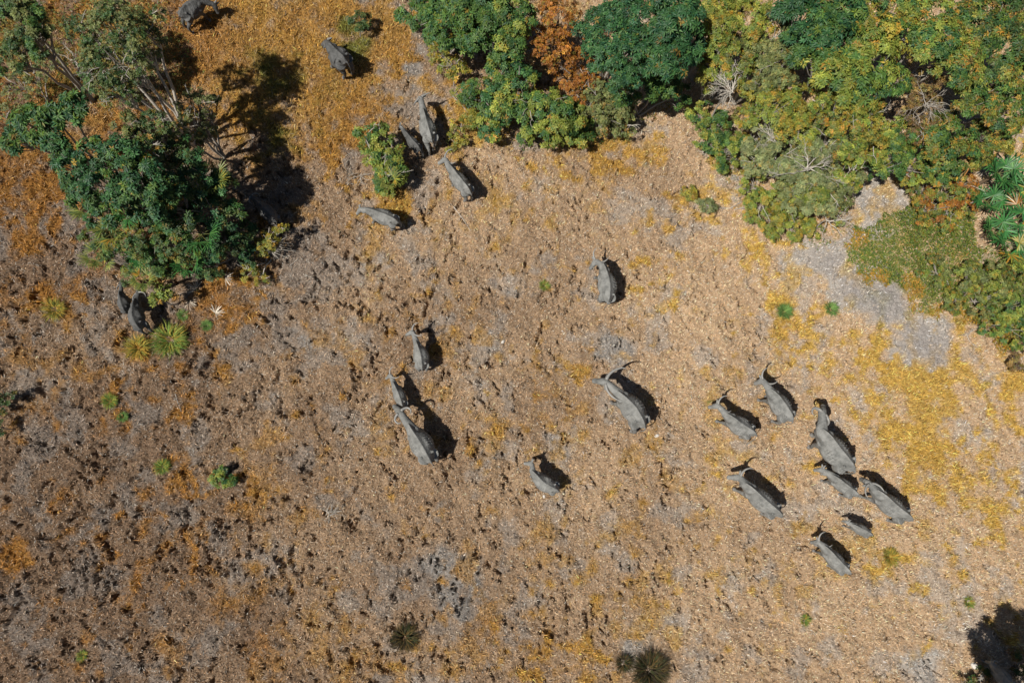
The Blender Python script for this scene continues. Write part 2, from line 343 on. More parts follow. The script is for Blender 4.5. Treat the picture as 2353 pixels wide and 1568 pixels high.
def make_tree(name, label, cat, lobes, kind, pal, dens=1.0, twigs=0, twcol=TW_GREY, flat=.75, seed=0, group=None, basept=None, clump=.27, pals=None):
    R = np.random.default_rng(seed + 11)
    K = KIND[kind]; L0 = []
    for q in lobes:
        px, py, r = q[:3]; h = q[3]
        c = G(px, py, h); rm = r / px_m(px, py, h); L0.append((c, rm, h))
    cs = np.array([q[0] for q in L0]); hs = np.array([q[2] for q in L0])
    bxy = cs[:, :2].mean(0) if basept is None else G(*basept)[:2]
    base = np.array([bxy[0], bxy[1], gz(*bxy)])
    root = thing(name, label, cat, base, group)
    # crown
    acc = Acc(); tw = Acc(); tips = []
    for c, rm, h in L0:
        rz = min(rm * flat, max(.25, h * .42)); cz = h - rz * .6
        cc = np.array([c[0], c[1], max(cz, .2)])
        ncl = max(5, int(36 * (rm / 1.1) ** 1.3 * 1.0))
        for j in range(ncl):
            dv = unit(R.normal(0, 1, 3)); dv[2] = abs(dv[2]) * .9 - .12; dv = unit(dv)
            rad = R.uniform(.3, 1.08) ** .6
            p = cc + dv * np.array([rm, rm, rz]) * rad * .82
            p[2] = max(p[2], .12)
            rc = rm * clump * R.uniform(.6, 1.3); rc = min(max(rc, .16), .62)
            tips.append(p)
            nr = int(K['den'] * dens * 2.6 * math.pi * rc * rc * R.uniform(.6, 1.25)) + 2
            e = unit(R.normal(0, 1, (nr, 3)) + dv * .9 + np.array([0, 0, .45])); 
            rp = p + e * rc * R.uniform(.35, 1.08, (nr, 1)) * np.array([1, 1, .75])
            rp[:, 2] = np.maximum(rp[:, 2], .05)
            k = K['k']; axs = unit(e + np.array([0, 0, .9]) + R.normal(0, .25, (nr, 3)))
            ref = unit(np.cross(axs, R.normal(0, 1, (nr, 3)))); oth = np.cross(axs, ref)
            th = (np.arange(k) * 2.399 + R.uniform(0, 6.28, (nr, 1)))
            rd = ref[:, None] * np.cos(th)[..., None] + oth[:, None] * np.sin(th)[..., None]
            fl = K['fl']
            D = unit(rd + axs[:, None] * fl * R.uniform(.1, 1.8, (nr, k, 1)) - np.array([0, 0, K['droop']]) * R.uniform(.3, 1.3, (nr, k, 1)))
            Nn = unit(axs[:, None] + R.normal(0, .22, (nr, k, 3)))
            P = rp[:, None] + rd * .01
            LL = K['L'] * R.uniform(.65, 1.2, nr * k); WW = K['W'] * R.uniform(.8, 1.25, nr * k)
            pn = pal if pals is None else pals[R.integers(len(pals))]
            cc1 = palette(pn, nr, R); cc2 = palette(pn, nr * k, R)
            C = np.repeat(cc1, k, 0) * .7 + cc2 * .3; C *= R.lognormal(0, .12)
            V, F, C = leaf_mesh(P.reshape(-1, 3), D.reshape(-1, 3), Nn.reshape(-1, 3), LL, WW, C)
            acc.add(V, F, C)
            if R.random() < .8:
                for q in range(min(3, nr)):
                    a, b = tube(wiggle(p, rp[q], 3, .06, R), [.010, .007, .004], 3); tw.add(a, b, twcol)
    acc.build('crown', M_leaf, root, base)
    # trunk and limbs
    tr = np.array([base[0], base[1], base[2] - .1])
    hm = hs.max(); tw.C = tw.C
    r0 = .018 + .011 * hm
    nst = 1 if hm > 3 else 3
    for c, rm, h in L0:
        st = tr + np.append(R.normal(0, .06 if nst == 1 else .15, 2), 0)
        mid = st * .55 + np.array([c[0], c[1], h * .55]) * .45; mid[2] = max(.3, h * .45)
        a, b = tube(np.concatenate([wiggle(st, mid, 4, .05, R)[:-1], wiggle(mid, np.array([c[0], c[1], max(.3, h - rm * .5)]), 4, .06, R)]), np.linspace(r0, r0 * .35, 7), 6)
        tw.add(a, b, twcol)
        near = [t for t in tips if np.linalg.norm(t[:2] - c[:2]) < rm * 1.1]
        for t in near[:14]:
            st2 = mid * (1 - .6) + np.array([c[0], c[1], max(.3, h - rm * .6)]) * .6
            a, b = tube(wiggle(st2, t, 5, .07, R), np.linspace(r0 * .4, .008, 5), 4); tw.add(a, b, twcol)
    # bare twigs rising out of the crown
    for j in range(twigs):
        c, rm, h = L0[R.integers(len(L0))]
        dv = unit(np.append(R.normal(0, 1, 2), R.uniform(.1, .5)))
        st = np.array([c[0], c[1], h - .1 * rm]) + dv * rm * .2; en = st + dv * rm * R.uniform(.5, .95) + np.array([0, 0, .12])
        pl = wiggle(st, en, 6, .09, R); r1 = R.uniform(.010, .02)
        a, b = tube(pl, np.linspace(r1, .005, 6), 4); tw.add(a, b, TW_PALE if R.random() < .7 else twcol)
        for q in range(R.integers(2, 5)):
            i = R.integers(1, 5); e2 = pl[i] + unit(dv + R.normal(0, .6, 3)) * rm * R.uniform(.15, .4); e2[2] = max(e2[2], .1)
            a, b = tube(wiggle(pl[i], e2, 4, .1, R), np.linspace(r1 * .6, .004, 4), 3); tw.add(a, b, TW_PALE)
    tw.build('trunk', M_twig, root, base)
    return root
def twig_fan(acc, st, dv, ln, r, R, col, lvl=2, spread=.55):
    en = st + dv * ln; pl = wiggle(st, en, 6, .07, R)
    a, b = tube(pl, np.linspace(r, r * .3, 6), 4); acc.add(a, b, np.array(col) * R.uniform(.8, 1.15))
    if lvl > 0:
        for i in range(R.integers(3, 6)):
            t = R.integers(1, 6); d2 = unit(dv + R.normal(0, spread, 3)); twig_fan(acc, pl[t], d2, ln * R.uniform(.35, .65), r * .55, R, col, lvl - 1, spread)
def dead_bush(label, px, py, rpx, h, n=9, seed=0, col=TW_PALE, group='bare branches and dead bushes', name='dead_bush', up=.25, dirs=None, r=.018):
    R = np.random.default_rng(seed + 400); acc = Acc()
    c = G(px, py, h); rm = rpx / px_m(px, py, h)
    base = np.array([c[0], c[1], gz(c[0], c[1])])
    for i in range(n):
        an = R.uniform(0, 6.28) if dirs is None else math.radians(dirs[i % len(dirs)]) + R.normal(0, .12)
        dv = unit(np.array([math.cos(an), math.sin(an), up * R.uniform(.2, 1.8)]))
        twig_fan(acc, np.array([c[0], c[1], max(h - .15, .04)]) + R.normal(0, .05, 3) * [1, 1, .3], dv, rm * R.uniform(.5, .95), r * R.uniform(.7, 1.2), R, col, 2)
    if h > .5:
        a, b = tube(wiggle(base - [0, 0, .1], np.array([c[0], c[1], h - .1]), 6, .04, R), np.linspace(.05, .02, 6), 5); acc.add(a, b, TW_GREY)
    o = acc.build(name, M_twig, None, base); o.location = base
    return tag(o, label, 'dead bush', group)

# ------------------------------------------------------------------ thicket along the top and right
TG = 'trees and shrubs of the thicket along the top and right'
def T(label, lobes, kind, pal, **k): return make_tree(k.pop('name', 'broadleaf_tree'), label, k.pop('cat', 'tree'), lobes, kind, pal, group=TG, seed=int(lobes[0][0] + lobes[0][1] * 3), **k)
T('bright green broadleaf tree at the left end of the thicket, cut by the top edge', [(950, 22, 45, 1.6), (1030, 45, 75, 2.8), (1115, 25, 75, 3.2), (1060, -15, 80, 3.3), (990, 0, 50, 2.6), (1080, 80, 50, 2.0)], 'broad', 'glossy')
T('thin yellow-leaved shrub with dry grey twigs beside the bare strip at the left flank', [(1000, 115, 30, .7), (1045, 150, 38, .9), (1070, 215, 35, .8), (1085, 270, 30, .6)], 'broad', 'gold', dens=.5, twigs=9, name='shrub', cat='shrub')
T('green tree with yellow-tipped leaves between the left-end tree and the rusty vine', [(1190, 15, 60, 3.4), (1165, 85, 60, 3.0), (1150, 140, 48, 2.3)], 'broad', 'glossy', pals=['glossy', 'glossy', 'lime'])
T('rusty orange dried vine mass hanging between two green trees at the top', [(1290, 25, 62, 3.0), (1280, 105, 58, 2.6), (1315, 170, 45, 2.0), (1245, 60, 38, 2.6), (1345, 110, 32, 2.2)], 'fine', 'rust', name='dry_vine', cat='vine', dens=.9, twcol=TW_BROWN, twigs=4)
T('pale green leafy shrub at the lower left bulge of the thicket', [(1105, 205, 48, 1.5), (1160, 235, 55, 1.9), (1195, 180, 52, 2.2), (1130, 280, 42, 1.1), (1215, 240, 45, 1.8)], 'broad', 'glossy', pals=['glossy', 'lime', 'teal'], name='shrub', cat='shrub', twigs=4)
T('round-leaved green shrub at the lowest point of the bulge facing the clearing', [(1245, 295, 52, 1.3), (1290, 255, 55, 1.9), (1335, 295, 40, 1.1), (1210, 300, 28, .9), (1260, 235, 45, 2.1)], 'broad', 'glossy', pals=['glossy', 'lime'], name='shrub', cat='shrub', twigs=3)
T('feathery olive shrub with fine leaves right of the round-leaved shrub', [(1385, 270, 42, 1.1), (1435, 285, 40, .9), (1380, 225, 50, 1.9), (1425, 240, 45, 1.6), (1350, 240, 35, 1.6)], 'fine', 'olive', name='shrub', cat='shrub', twigs=4)
T('reddish brown withered shrub sunk between green crowns below the rusty vine', [(1345, 175, 38, 1.8), (1325, 215, 30, 1.7)], 'small', 'rust', name='shrub', cat='shrub', twcol=TW_BROWN, twigs=8, dens=.7)
T('dark glossy tree right of the rusty vine, its top cut by the photo edge', [(1395, 55, 70, 4.0), (1440, 120, 72, 4.1), (1385, 125, 45, 3.3), (1475, 30, 70, 4.2)], 'broad', 'teal')
T('tall blue-green tree casting the deepest gap in the thicket beside the yellow-green crown', [(1560, 35, 72, 4.8), (1540, 115, 62, 4.4), (1585, 85, 48, 4.0)], 'big', 'teal')
T('mid green bush below the tall blue-green tree, touching the dry clearing', [(1480, 180, 50, 2.8), (1530, 185, 48, 2.6), (1562, 210, 34, 1.8), (1440, 205, 38, 2.0)], 'broad', 'glossy', name='shrub', cat='shrub')
T('yellow-green tree at the top edge right of the tall blue-green tree', [(1660, 35, 70, 3.9), (1725, 25, 68, 4.0), (1645, 95, 48, 3.4), (1620, 40, 40, 3.2)], 'small', 'lime', pals=['lime', 'lime', 'gold'])
T('olive tree with orange tips above the tangle of bleached twigs', [(1645, 150, 48, 2.8), (1690, 125, 55, 3.3), (1735, 180, 48, 2.8), (1620, 190, 30, 1.8)], 'small', 'olive', pals=['olive', 'gold', 'lime'], twigs=6)
T('small green shrub on the inner corner of the clearing under the bleached twigs', [(1612, 255, 34, 1.2), (1650, 285, 40, 1.2), (1638, 325, 36, .9), (1700, 340, 45, 1.2), (1672, 365, 30, .8)], 'small', 'lime', pals=['lime', 'glossy'], name='shrub', cat='shrub')
T('dull olive tree crossed by a pale leaning limb in the upper middle of the thicket', [(1790, 65, 62, 3.9), (1800, 135, 60, 3.6), (1755, 110, 45, 3.5), (1770, 180, 45, 3.0)], 'small', 'olive', twigs=9, twcol=TW_PALE)
T('deep green large-leaved tree on the top edge above the bright large-leaved tree', [(1860, 25, 68, 4.9), (1915, 55, 55, 4.9), (1940, 5, 60, 5.0), (1845, 85, 40, 4.3)], 'big', 'glossy', pals=['glossy', 'teal'])
T('bright large-leaved tree in the centre of the thicket', [(1890, 125, 62, 4.4), (1950, 150, 68, 4.5), (2010, 130, 68, 4.5), (1990, 195, 52, 4.0), (2055, 170, 45, 4.0)], 'big', 'glossy', pals=['glossy', 'lime'])
T('yellow-green tree on the top edge right of the deep green large-leaved tree', [(2020, 40, 72, 4.6), (2085, 70, 55, 4.4), (2090, 5, 50, 4.4)], 'broad', 'lime', pals=['lime', 'gold', 'glossy'])
T('golden green tree with orange leaf patches left of the thicket centre', [(1800, 235, 58, 3.2), (1860, 220, 55, 3.3), (1840, 290, 55, 2.8), (1755, 245, 42, 2.6), (1720, 265, 35, 2.0)], 'small', 'gold', pals=['gold', 'lime'], twigs=4)
T('pale sage tree with many bleached branches poking out over the clearing', [(1760, 310, 50, 2.1), (1800, 360, 60, 2.3), (1870, 365, 66, 2.5), (1905, 315, 52, 2.7), (1740, 370, 38, 1.5)], 'small', 'sage', twigs=16, twcol=TW_PALE)
T('feathery grey-green tree below the bleached branches', [(1905, 430, 64, 2.1), (1958, 400, 48, 2.1), (1850, 440, 50, 1.8), (1920, 485, 34, 1.2), (1815, 420, 40, 1.6)], 'small', 'sage', pals=['sage', 'olive', 'lime'], twigs=12, twcol=TW_PALE)
T('low yellow-green shrub spilling onto the clearing below the feathery tree', [(1750, 465, 42, 1.0), (1782, 505, 42, .9), (1830, 520, 38, .8), (1735, 415, 34, 1.0), (1875, 520, 28, .7), (1800, 460, 40, 1.3)], 'small', 'gold', pals=['gold', 'lime'], name='shrub', cat='shrub', twigs=4)
T('olive green tree below the bright large-leaved tree', [(1930, 245, 62, 3.5), (1992, 265, 60, 3.4), (1950, 310, 52, 3.0), (2010, 325, 52, 2.8)], 'small', 'lime', pals=['lime', 'mixed', 'gold'], twigs=3)
T('brown half-bare tree full of grey twigs in the right part of the thicket', [(2140, 175, 42, 3.5), (2125, 235, 52, 3.3), (2120, 295, 40, 2.8)], 'small', 'brown', dens=.55, twigs=16, twcol=TW_BROWN)
T('spreading green and yellow tree on the top edge above the brown half-bare tree', [(2185, 85, 75, 4.8), (2150, 25, 60, 4.6), (2228, 140, 60, 4.6)], 'broad', 'mixed', pals=['glossy', 'mixed', 'lime'])
T('dark tree with orange leaves in the top right corner', [(2270, 45, 68, 5.0), (2330, 95, 70, 5.0), (2310, 10, 60, 5.0)], 'broad', 'dim', pals=['dim', 'mixed', 'glossy'])
T('dense green tree against the right edge above the fan palms', [(2300, 185, 68, 4.2), (2335, 240, 55, 3.9), (2240, 215, 52, 3.9), (2345, 160, 50, 4.3)], 'broad', 'glossy', pals=['glossy', 'mixed'])
T('bright small-leaved bush just above the bare grey patch', [(2055, 345, 52, 2.4), (2110, 375, 50, 2.1), (2080, 300, 45, 2.8), (2030, 385, 34, 1.7)], 'small', 'lime', pals=['lime', 'glossy'], name='shrub', cat='shrub')
T('mid green bush between the bare grey patch and the fan palms', [(2190, 300, 62, 3.3), (2220, 350, 50, 2.7), (2175, 375, 42, 2.0), (2165, 330, 40, 2.6)], 'broad', 'glossy', pals=['glossy', 'mixed'], name='shrub', cat='shrub')
T('orange-flecked bush directly above the topmost fan palm', [(2290, 300, 52, 2.8), (2262, 350, 38, 1.9), (2335, 310, 40, 2.8)], 'small', 'gold', pals=['gold', 'mixed'], name='shrub', cat='shrub')
T('low tangled orange and green shrub right of the bare grey patch', [(2130, 430, 40, 1.1), (2185, 440, 48, 1.3), (2225, 420, 35, 1.3), (2130, 485, 35, .7), (2185, 500, 40, .8), (2225, 470, 34, .9), (2095, 410, 25, 1.2)], 'small', 'mixed', pals=['mixed', 'gold', 'rust'], name='shrub', cat='shrub', twigs=10, dens=.8)
T('glossy green shrub at the right edge below the ground creeper', [(2290, 745, 36, .6), (2340, 760, 40, .7), (2335, 700, 34, .7)], 'small', 'lime', pals=['lime', 'glossy'], name='shrub', cat='shrub')
T('wide yellow-green bush between the fan palms and the glossy shrub at the edge', [(2240, 640, 48, .9), (2295, 650, 50, 1.1), (2335, 640, 40, 1.1), (2200, 690, 34, .6), (2260, 700, 38, .7), (2150, 620, 40, .6)], 'small', 'mixed', pals=['olive', 'mixed', 'lime'], name='shrub', cat='shrub')
T('withered brown shrub at the right edge, lowest of the thicket', [(2345, 830, 26, .6)], 'small', 'brown', name='shrub', cat='shrub', dens=.6, twigs=3, twcol=TW_BROWN)

dead_bush('tangle of bleached white twigs in the thicket left of centre', 1682, 205, 52, 3.0, 16, 1, dirs=[100, 130, 160, 190, 220, 250, 80])
dead_bush('bare white branches spread over the sage coloured tree', 1860, 385, 85, 2.6, 8, 2, dirs=[10, 40, 170, 200, 330, 120])
dead_bush('forked white branch lying at the rim of the yellow-green shrub', 1905, 505, 60, 1.1, 6, 3, dirs=[0, 20, 100, 250, 300])
dead_bush('leaning bleached limbs beside the small green corner shrub', 1790, 330, 75, 2.4, 5, 4, dirs=[120, 140, 160, 180])
dead_bush('grey twig tangle inside the brown half-bare tree', 2135, 235, 55, 3.7, 8, 5, col=TW_GREY)

# ------------------------------------------------------------------ fan palms
def fan_frond(c0, dirv, pet, nleaf, ll, R, pal, name='frond', parent=None, origin=(0, 0, 0), spread=150, wd=.022, up=.25):
    acc = Acc(); hub = c0 + dirv * pet
    if pet > .05:
        a, b = tube(np.array([c0, c0 * .5 + hub * .5 + [0, 0, .04], hub]), [.014, .011, .009], 4); acc.add(a, b, (.16, .17, .05))
    side = unit(np.cross(dirv, [0, 0, 1.0])); nrm = np.cross(side, dirv)
    th = np.radians(np.linspace(-spread, spread, nleaf)) + R.normal(0, .04, nleaf)
    D = unit(dirv * np.cos(th)[:, None] + side * np.sin(th)[:, None] + nrm * up * R.uniform(.3, 1.3, (nleaf, 1)))
    L = ll * (1 - .3 * np.abs(th) / math.pi) * R.uniform(.85, 1.1, nleaf)
    S = unit(np.cross(D, nrm)); W0 = wd
    C = palette(pal, nleaf, R)
    for i in range(nleaf):
        t = np.array([0.02, .35, .75, 1.0]); sag = np.array([0, 0, -1.0]) * (t ** 2)[:, None] * L[i] * .18
        p = hub + D[i] * (t * L[i])[:, None] + sag; wv = np.array([.35, 1.0, .8, .08]) * W0
        up_ = nrm * .4
        Vv = np.concatenate([p + S[i] * wv[:, None] + up_ * wv[:, None], p, p - S[i] * wv[:, None] + up_ * wv[:, None]])
        F = []
        for q in range(3): F += [[q, q + 1, q + 5, q + 4], [q + 4, q + 5, q + 9, q + 8]]
        acc.add(Vv, np.array(F), C[i])
    return acc.build(name, M_frond, parent, origin)
def fan_palm(label, px, py, h, rpx, nf, group, pal='glossy', seed=0, yellow=0, spread=115, wd=.024, nl=15, tilt=(.15, .9)):
    R = np.random.default_rng(seed + 900)
    c = G(px, py, h); rm = rpx / px_m(px, py, h); gb = gz(c[0], c[1])
    base = np.array([c[0], c[1], gb]); root = thing('fan_palm', label, 'palm', base, group)
    cz = np.array([c[0], c[1], max(h - .25 * rm, .1)])
    tk = Acc(); a, b = tube(np.array([base - [0, 0, .1], base * .5 + cz * .5 + [.03, .02, 0], cz]), [.09, .07, .05], 7); tk.add(a, b, (.17, .12, .08)); tk.build('trunk', M_twig, root, base)
    for i in range(nf):
        an = i * 2.399 + R.uniform(-.3, .3); e = R.uniform(*tilt)
        dv = unit(np.array([math.cos(an), math.sin(an), e]))
        fan_frond(cz, dv, rm * R.uniform(.3, .55), nl, rm * R.uniform(.5, .68), R, 'gold' if i < yellow else pal, parent=root, origin=base, spread=spread, wd=wd)
    return root
PG = 'fan palms at the right edge'
PAL['palm'] = [((.035, .13, .035), 5), ((.05, .17, .04), 4), ((.08, .20, .05), 2)]
PAL['palmyel'] = [((.16, .20, .05), 5), ((.24, .26, .06), 4), ((.08, .14, .04), 3)]
fan_palm('topmost green fan palm at the right edge, under the orange-flecked bush', 2308, 392, 1.6, 70, 6, PG, 'palm', 1, wd=.032, nl=19, spread=150)
fan_palm('fan palm with star-shaped leaf left of the dry yellow frond', 2277, 458, 1.2, 58, 5, PG, 'palm', 2, wd=.03, nl=19, spread=150)
fan_palm('fan palm on the right edge behind the dry yellow frond', 2342, 430, 1.5, 62, 5, PG, 'palm', 3, wd=.032, nl=17, yellow=1, spread=150)
fan_palm('fan palm beside the ground creeper with blue-green leaves', 2290, 528, .9, 52, 5, PG, 'palm', 4, wd=.03, nl=17, spread=150)
fan_palm('lowest fan palm with yellow outer leaves on the right edge', 2328, 562, .8, 58, 6, PG, 'palm', 5, wd=.03, nl=15, yellow=3, spread=120)
fan_palm('fan palm on the right edge between the blue-green and the yellow-leaved palm', 2345, 500, 1.0, 50, 5, PG, 'palm', 6, wd=.03, nl=15, yellow=1, spread=130)
PAL['dryfrond'] = [((.45, .30, .14), 4), ((.38, .17, .05), 3), ((.55, .45, .32), 2)]
def dry_frond(label, px, py, h, rpx, ang, seed, pal='dryfrond', spread=60, nl=10, up=.1):
    R = np.random.default_rng(seed); c = G(px, py, h); rm = rpx / px_m(px, py, h)
    c[2] = h if h > .2 else gz(c[0], c[1]) + .06
    o = fan_frond(c, unit(np.array([math.cos(ang), math.sin(ang), .05])), rm * .2, nl, rm * .8, R, pal, 'dry_frond', None, c, spread, .02, up); o.location = c
    return tag(o, label, 'dry frond', 'dry palm fronds')
dry_frond('tan dried palm frond left of the topmost fan palm', 2235, 385, 1.9, 40, 3.0, 51)
dry_frond('orange dried frond hanging above the topmost fan palm', 2278, 362, 2.2, 42, 1.0, 52, spread=25)
dry_frond('orange-brown dried frond among the fan palms on the right edge', 2338, 478, 1.7, 40, 1.9, 53, spread=70)
PAL['paledry'] = [((.55, .48, .38), 4), ((.42, .34, .25), 3), ((.30, .23, .17), 2)]
dry_frond('pale shrivelled palm frond on open ground right of the two shaded buffalo', 488, 722, .05, 34, .6, 54, 'paledry', 100, 10, .3)
dry_frond('grey dried frond at the foot of the left palm thicket', 455, 668, .05, 34, 2.4, 55, 'paledry', 80, 9, .3)
dry_frond('dried frond remains lying below the left palms, nearest the pair of buffalo', 430, 690, .05, 30, 5.5, 56, 'paledry', 60, 8, .3)
dry_frond('bleached frond under the left palms beside the shadow edge', 510, 640, .05, 34, .2, 57, 'paledry', 90, 9, .3)
dry_frond('grey-white frond at the left side of the palm thicket foot', 266, 640, .05, 24, 2.6, 58, 'paledry', 70, 8, .3)

# ground creeper (uncountable leaves) between thicket and clearing
def inpoly(x, y, poly):
    k = np.zeros(len(x), bool); n_ = len(poly); j = n_ - 1
    for i in range(n_):
        xi, yi = poly[i]; xj, yj = poly[j]
        hit = ((yi > y) != (yj > y)) & (x < (xj - xi) * (y - yi) / (yj - yi + 1e-12) + xi); k ^= hit; j = i
    return k
def creeper(label, polypx, dens, pals, Lr, hgt, seed, mat=M_leaf):
    R = np.random.default_rng(seed); poly = [tuple(G(*q)[:2]) for q in polypx]; pa = np.array(poly)
    lo, hi = pa.min(0) - .4, pa.max(0) + .4; N = int(dens * (hi - lo).prod())
    x = R.uniform(lo[0], hi[0], N); y = R.uniform(lo[1], hi[1], N)
    wx = (fbm(x, y, .8, 4, 200, .6) - .5) * 1.5; wy = (fbm(x, y, .8, 4, 210, .6) - .5) * 1.5
    k = inpoly(x + wx, y + wy, poly) & (R.random(N) < .35 + 1.3 * fbm(x, y, .6, 3, 220)); x, y = x[k], y[k]; N = len(x)
    hh = hgt * np.clip(fbm(x, y, .5, 4, 230, .65) * 3 - .9, .12, 2.2)
    z = height(x, y) * .4 + hh * R.uniform(.3, 1.0, N)
    an = R.uniform(0, 6.28, N); D = unit(np.stack([np.cos(an), np.sin(an), R.uniform(-.1, .7, N)], 1)); Nn = unit(np.stack([R.normal(0, .35, N), R.normal(0, .35, N), np.ones(N)], 1))
    e = field(blobs([(px, py, 26, .9) for px, py in polypx[:12]]), x, y) + (fbm(x, y, .5, 3, 240) - .5) * 1.2
    C0 = palette(pals[0], N, R); C1 = palette(pals[1], N, R); m_ = sstep(.25, .6, e)[:, None]; C = np.where(R.random((N, 1)) < m_, C1, C0)
    V, F, C = leaf_mesh(np.stack([x, y, z], 1), D, Nn, R.uniform(*Lr, N), R.uniform(.014, .024, N), C)
    o = mesh_obj('ground_creeper', V, F, mat, col=C); return tag(o, label, 'ground cover', kind='stuff')
PAL['creep'] = [((.11, .16, .025), 8), ((.20, .21, .04), 4), ((.07, .12, .03), 3), ((.30, .20, .03), 1)]
PAL['creepor'] = [((.42, .22, .03), 4), ((.30, .20, .03), 3), ((.20, .20, .03), 3)]
creeper('low green and orange creeping cover between the bare mud path and the fan palms',
    [(1951, 548), (1957, 635), (1983, 654), (2002, 638), (2037, 670), (2082, 661), (2086, 703), (2140, 725), (2175, 712), (2211, 741), (2259, 767), (2300, 790), (2400, 770), (2400, 560), (2250, 590), (2240, 470), (2130, 470), (2075, 440), (2062, 512), (2000, 520)], 900, ['creep', 'creepor'], (.07, .14), .26, 31)
creeper('thin orange and green growth at the foot of the bulging shrubs', [(1060, 210), (1075, 290), (1130, 330), (1210, 345), (1300, 335), (1360, 325), (1440, 315), (1480, 290), (1560, 240), (1500, 200), (1300, 200), (1150, 150)], 150, ['creepor', 'creep'], (.06, .12), .15, 32)
creeper('sparse yellowing undergrowth along the right thicket rim', [(1590, 270), (1620, 350), (1680, 420), (1720, 520), (1790, 560), (1880, 570), (1950, 540), (1930, 470), (1800, 400), (1680, 260)], 130, ['creepor', 'creep'], (.06, .12), .15, 33)
creeper('low olive undergrowth beneath the sparse tree at the upper left', [(0, 60), (10, 230), (150, 250), (420, 240), (470, 150), (400, 20), (250, -20), (0, -20)], 120, ['creep', 'creepor'], (.05, .10), .15, 34)

# ------------------------------------------------------------------ left cluster
LG = 'trees and shrubs of the left cluster'
def TL(label, lobes, kind, pal, **k): return make_tree(k.pop('name', 'broadleaf_tree'), label, k.pop('cat', 'tree'), lobes, kind, pal, group=LG, seed=int(lobes[0][0] + lobes[0][1] * 3 + 5), **k)
TL('bright green tree with long drooping leaves at the far left of the cluster', [(60, 275, 52, 3.6), (110, 262, 42, 3.9), (165, 235, 42, 4.0), (105, 305, 40, 3.5), (22, 322, 40, 2.9)], 'big', 'glossy', pals=['glossy', 'teal', 'glossy'])
TL('dense dark green tree in the middle of the left cluster', [(155, 375, 55, 4.2), (220, 415, 62, 4.6), (205, 345, 45, 4.6), (265, 350, 55, 5.2), (170, 430, 40, 3.4), (320, 400, 60, 5.0), (280, 440, 50, 4.4), (370, 420, 50, 4.4), (130, 330, 40, 3.6), (230, 480, 50, 3.2), (330, 470, 55, 4.0)], 'broad', 'teal', pals=['teal', 'glossy', 'teal'])
TL('tall thin tree with sparse fine olive leaves at the upper left', [(250, 60, 85, 5.6), (235, 145, 70, 5.2), (325, 90, 50, 4.8), (265, 215, 48, 5.0), (300, 150, 45, 5.0), (180, 60, 50, 5.0), (340, 30, 45, 5.0)], 'fine', 'olive', dens=.55, twigs=12, twcol=TW_PALE, pals=['olive', 'dim'], basept=(445, 330), clump=.36)
TL('half-bare olive shrub with grey twigs at the right shoulder of the left cluster', [(440, 235, 50, 3.2), (430, 290, 45, 3.0), (478, 245, 36, 2.6), (400, 320, 40, 3.4), (470, 300, 30, 2.6)], 'fine', 'olive', dens=.7, twigs=14, name='shrub', cat='shrub')
TL('olive tree with a few orange leaves between the dense tree and the half-bare shrub', [(335, 335, 45, 4.6), (385, 345, 38, 4.0), (350, 280, 42, 4.4), (290, 285, 38, 4.6), (360, 380, 38, 4.0)], 'small', 'mixed', pals=['mixed', 'dim', 'olive'], twigs=5)
TL('dark small-leaved undergrowth bush around the left palms', [(250, 560, 48, 2.2), (320, 545, 60, 2.6), (400, 555, 60, 2.4), (350, 605, 44, 1.7), (300, 620, 36, 1.3), (210, 540, 32, 2.0)], 'small', 'mixed', pals=['mixed', 'dim', 'glossy'], name='shrub', cat='shrub')
TL('shaded dark bush on the right side of the left palms', [(480, 560, 46, 1.9), (530, 560, 42, 1.5), (480, 610, 38, 1.2), (570, 585, 30, 1.0), (560, 530, 30, 1.2)], 'small', 'dim', pals=['dim', 'teal'], name='shrub', cat='shrub')
TL('dark bush filling the heart of the left cluster behind the spiky palms', [(400, 470, 62, 3.4), (470, 470, 50, 2.8), (350, 480, 50, 3.4), (440, 410, 48, 3.8), (520, 490, 40, 2.4), (500, 420, 40, 3.2), (420, 350, 45, 4.0)], 'broad', 'teal', pals=['dim', 'teal'], name='shrub', cat='shrub')
TL('dark green tree in the top left corner', [(40, 45, 70, 4.8), (15, 130, 50, 4.2), (85, 95, 42, 4.4), (20, -10, 60, 4.8)], 'small', 'dim', pals=['dim', 'glossy', 'olive'])
TL('thin low olive bush below the top left corner tree', [(30, 190, 40, 1.4), (75, 175, 34, 1.4), (110, 130, 34, 1.4), (20, 250, 34, 1.3)], 'fine', 'olive', dens=.5, twigs=6, name='shrub', cat='shrub')
TL('yellow-leaved scrawny bush at the right foot of the left cluster', [(612, 545, 26, 1.1), (640, 522, 18, 1.3), (595, 570, 22, .9), (570, 620, 24, .5), (600, 640, 18, .3)], 'small', 'gold', dens=.5, twigs=8, twcol=TW_PALE, name='shrub', cat='shrub')
SG = 'spiky palms of the left cluster'
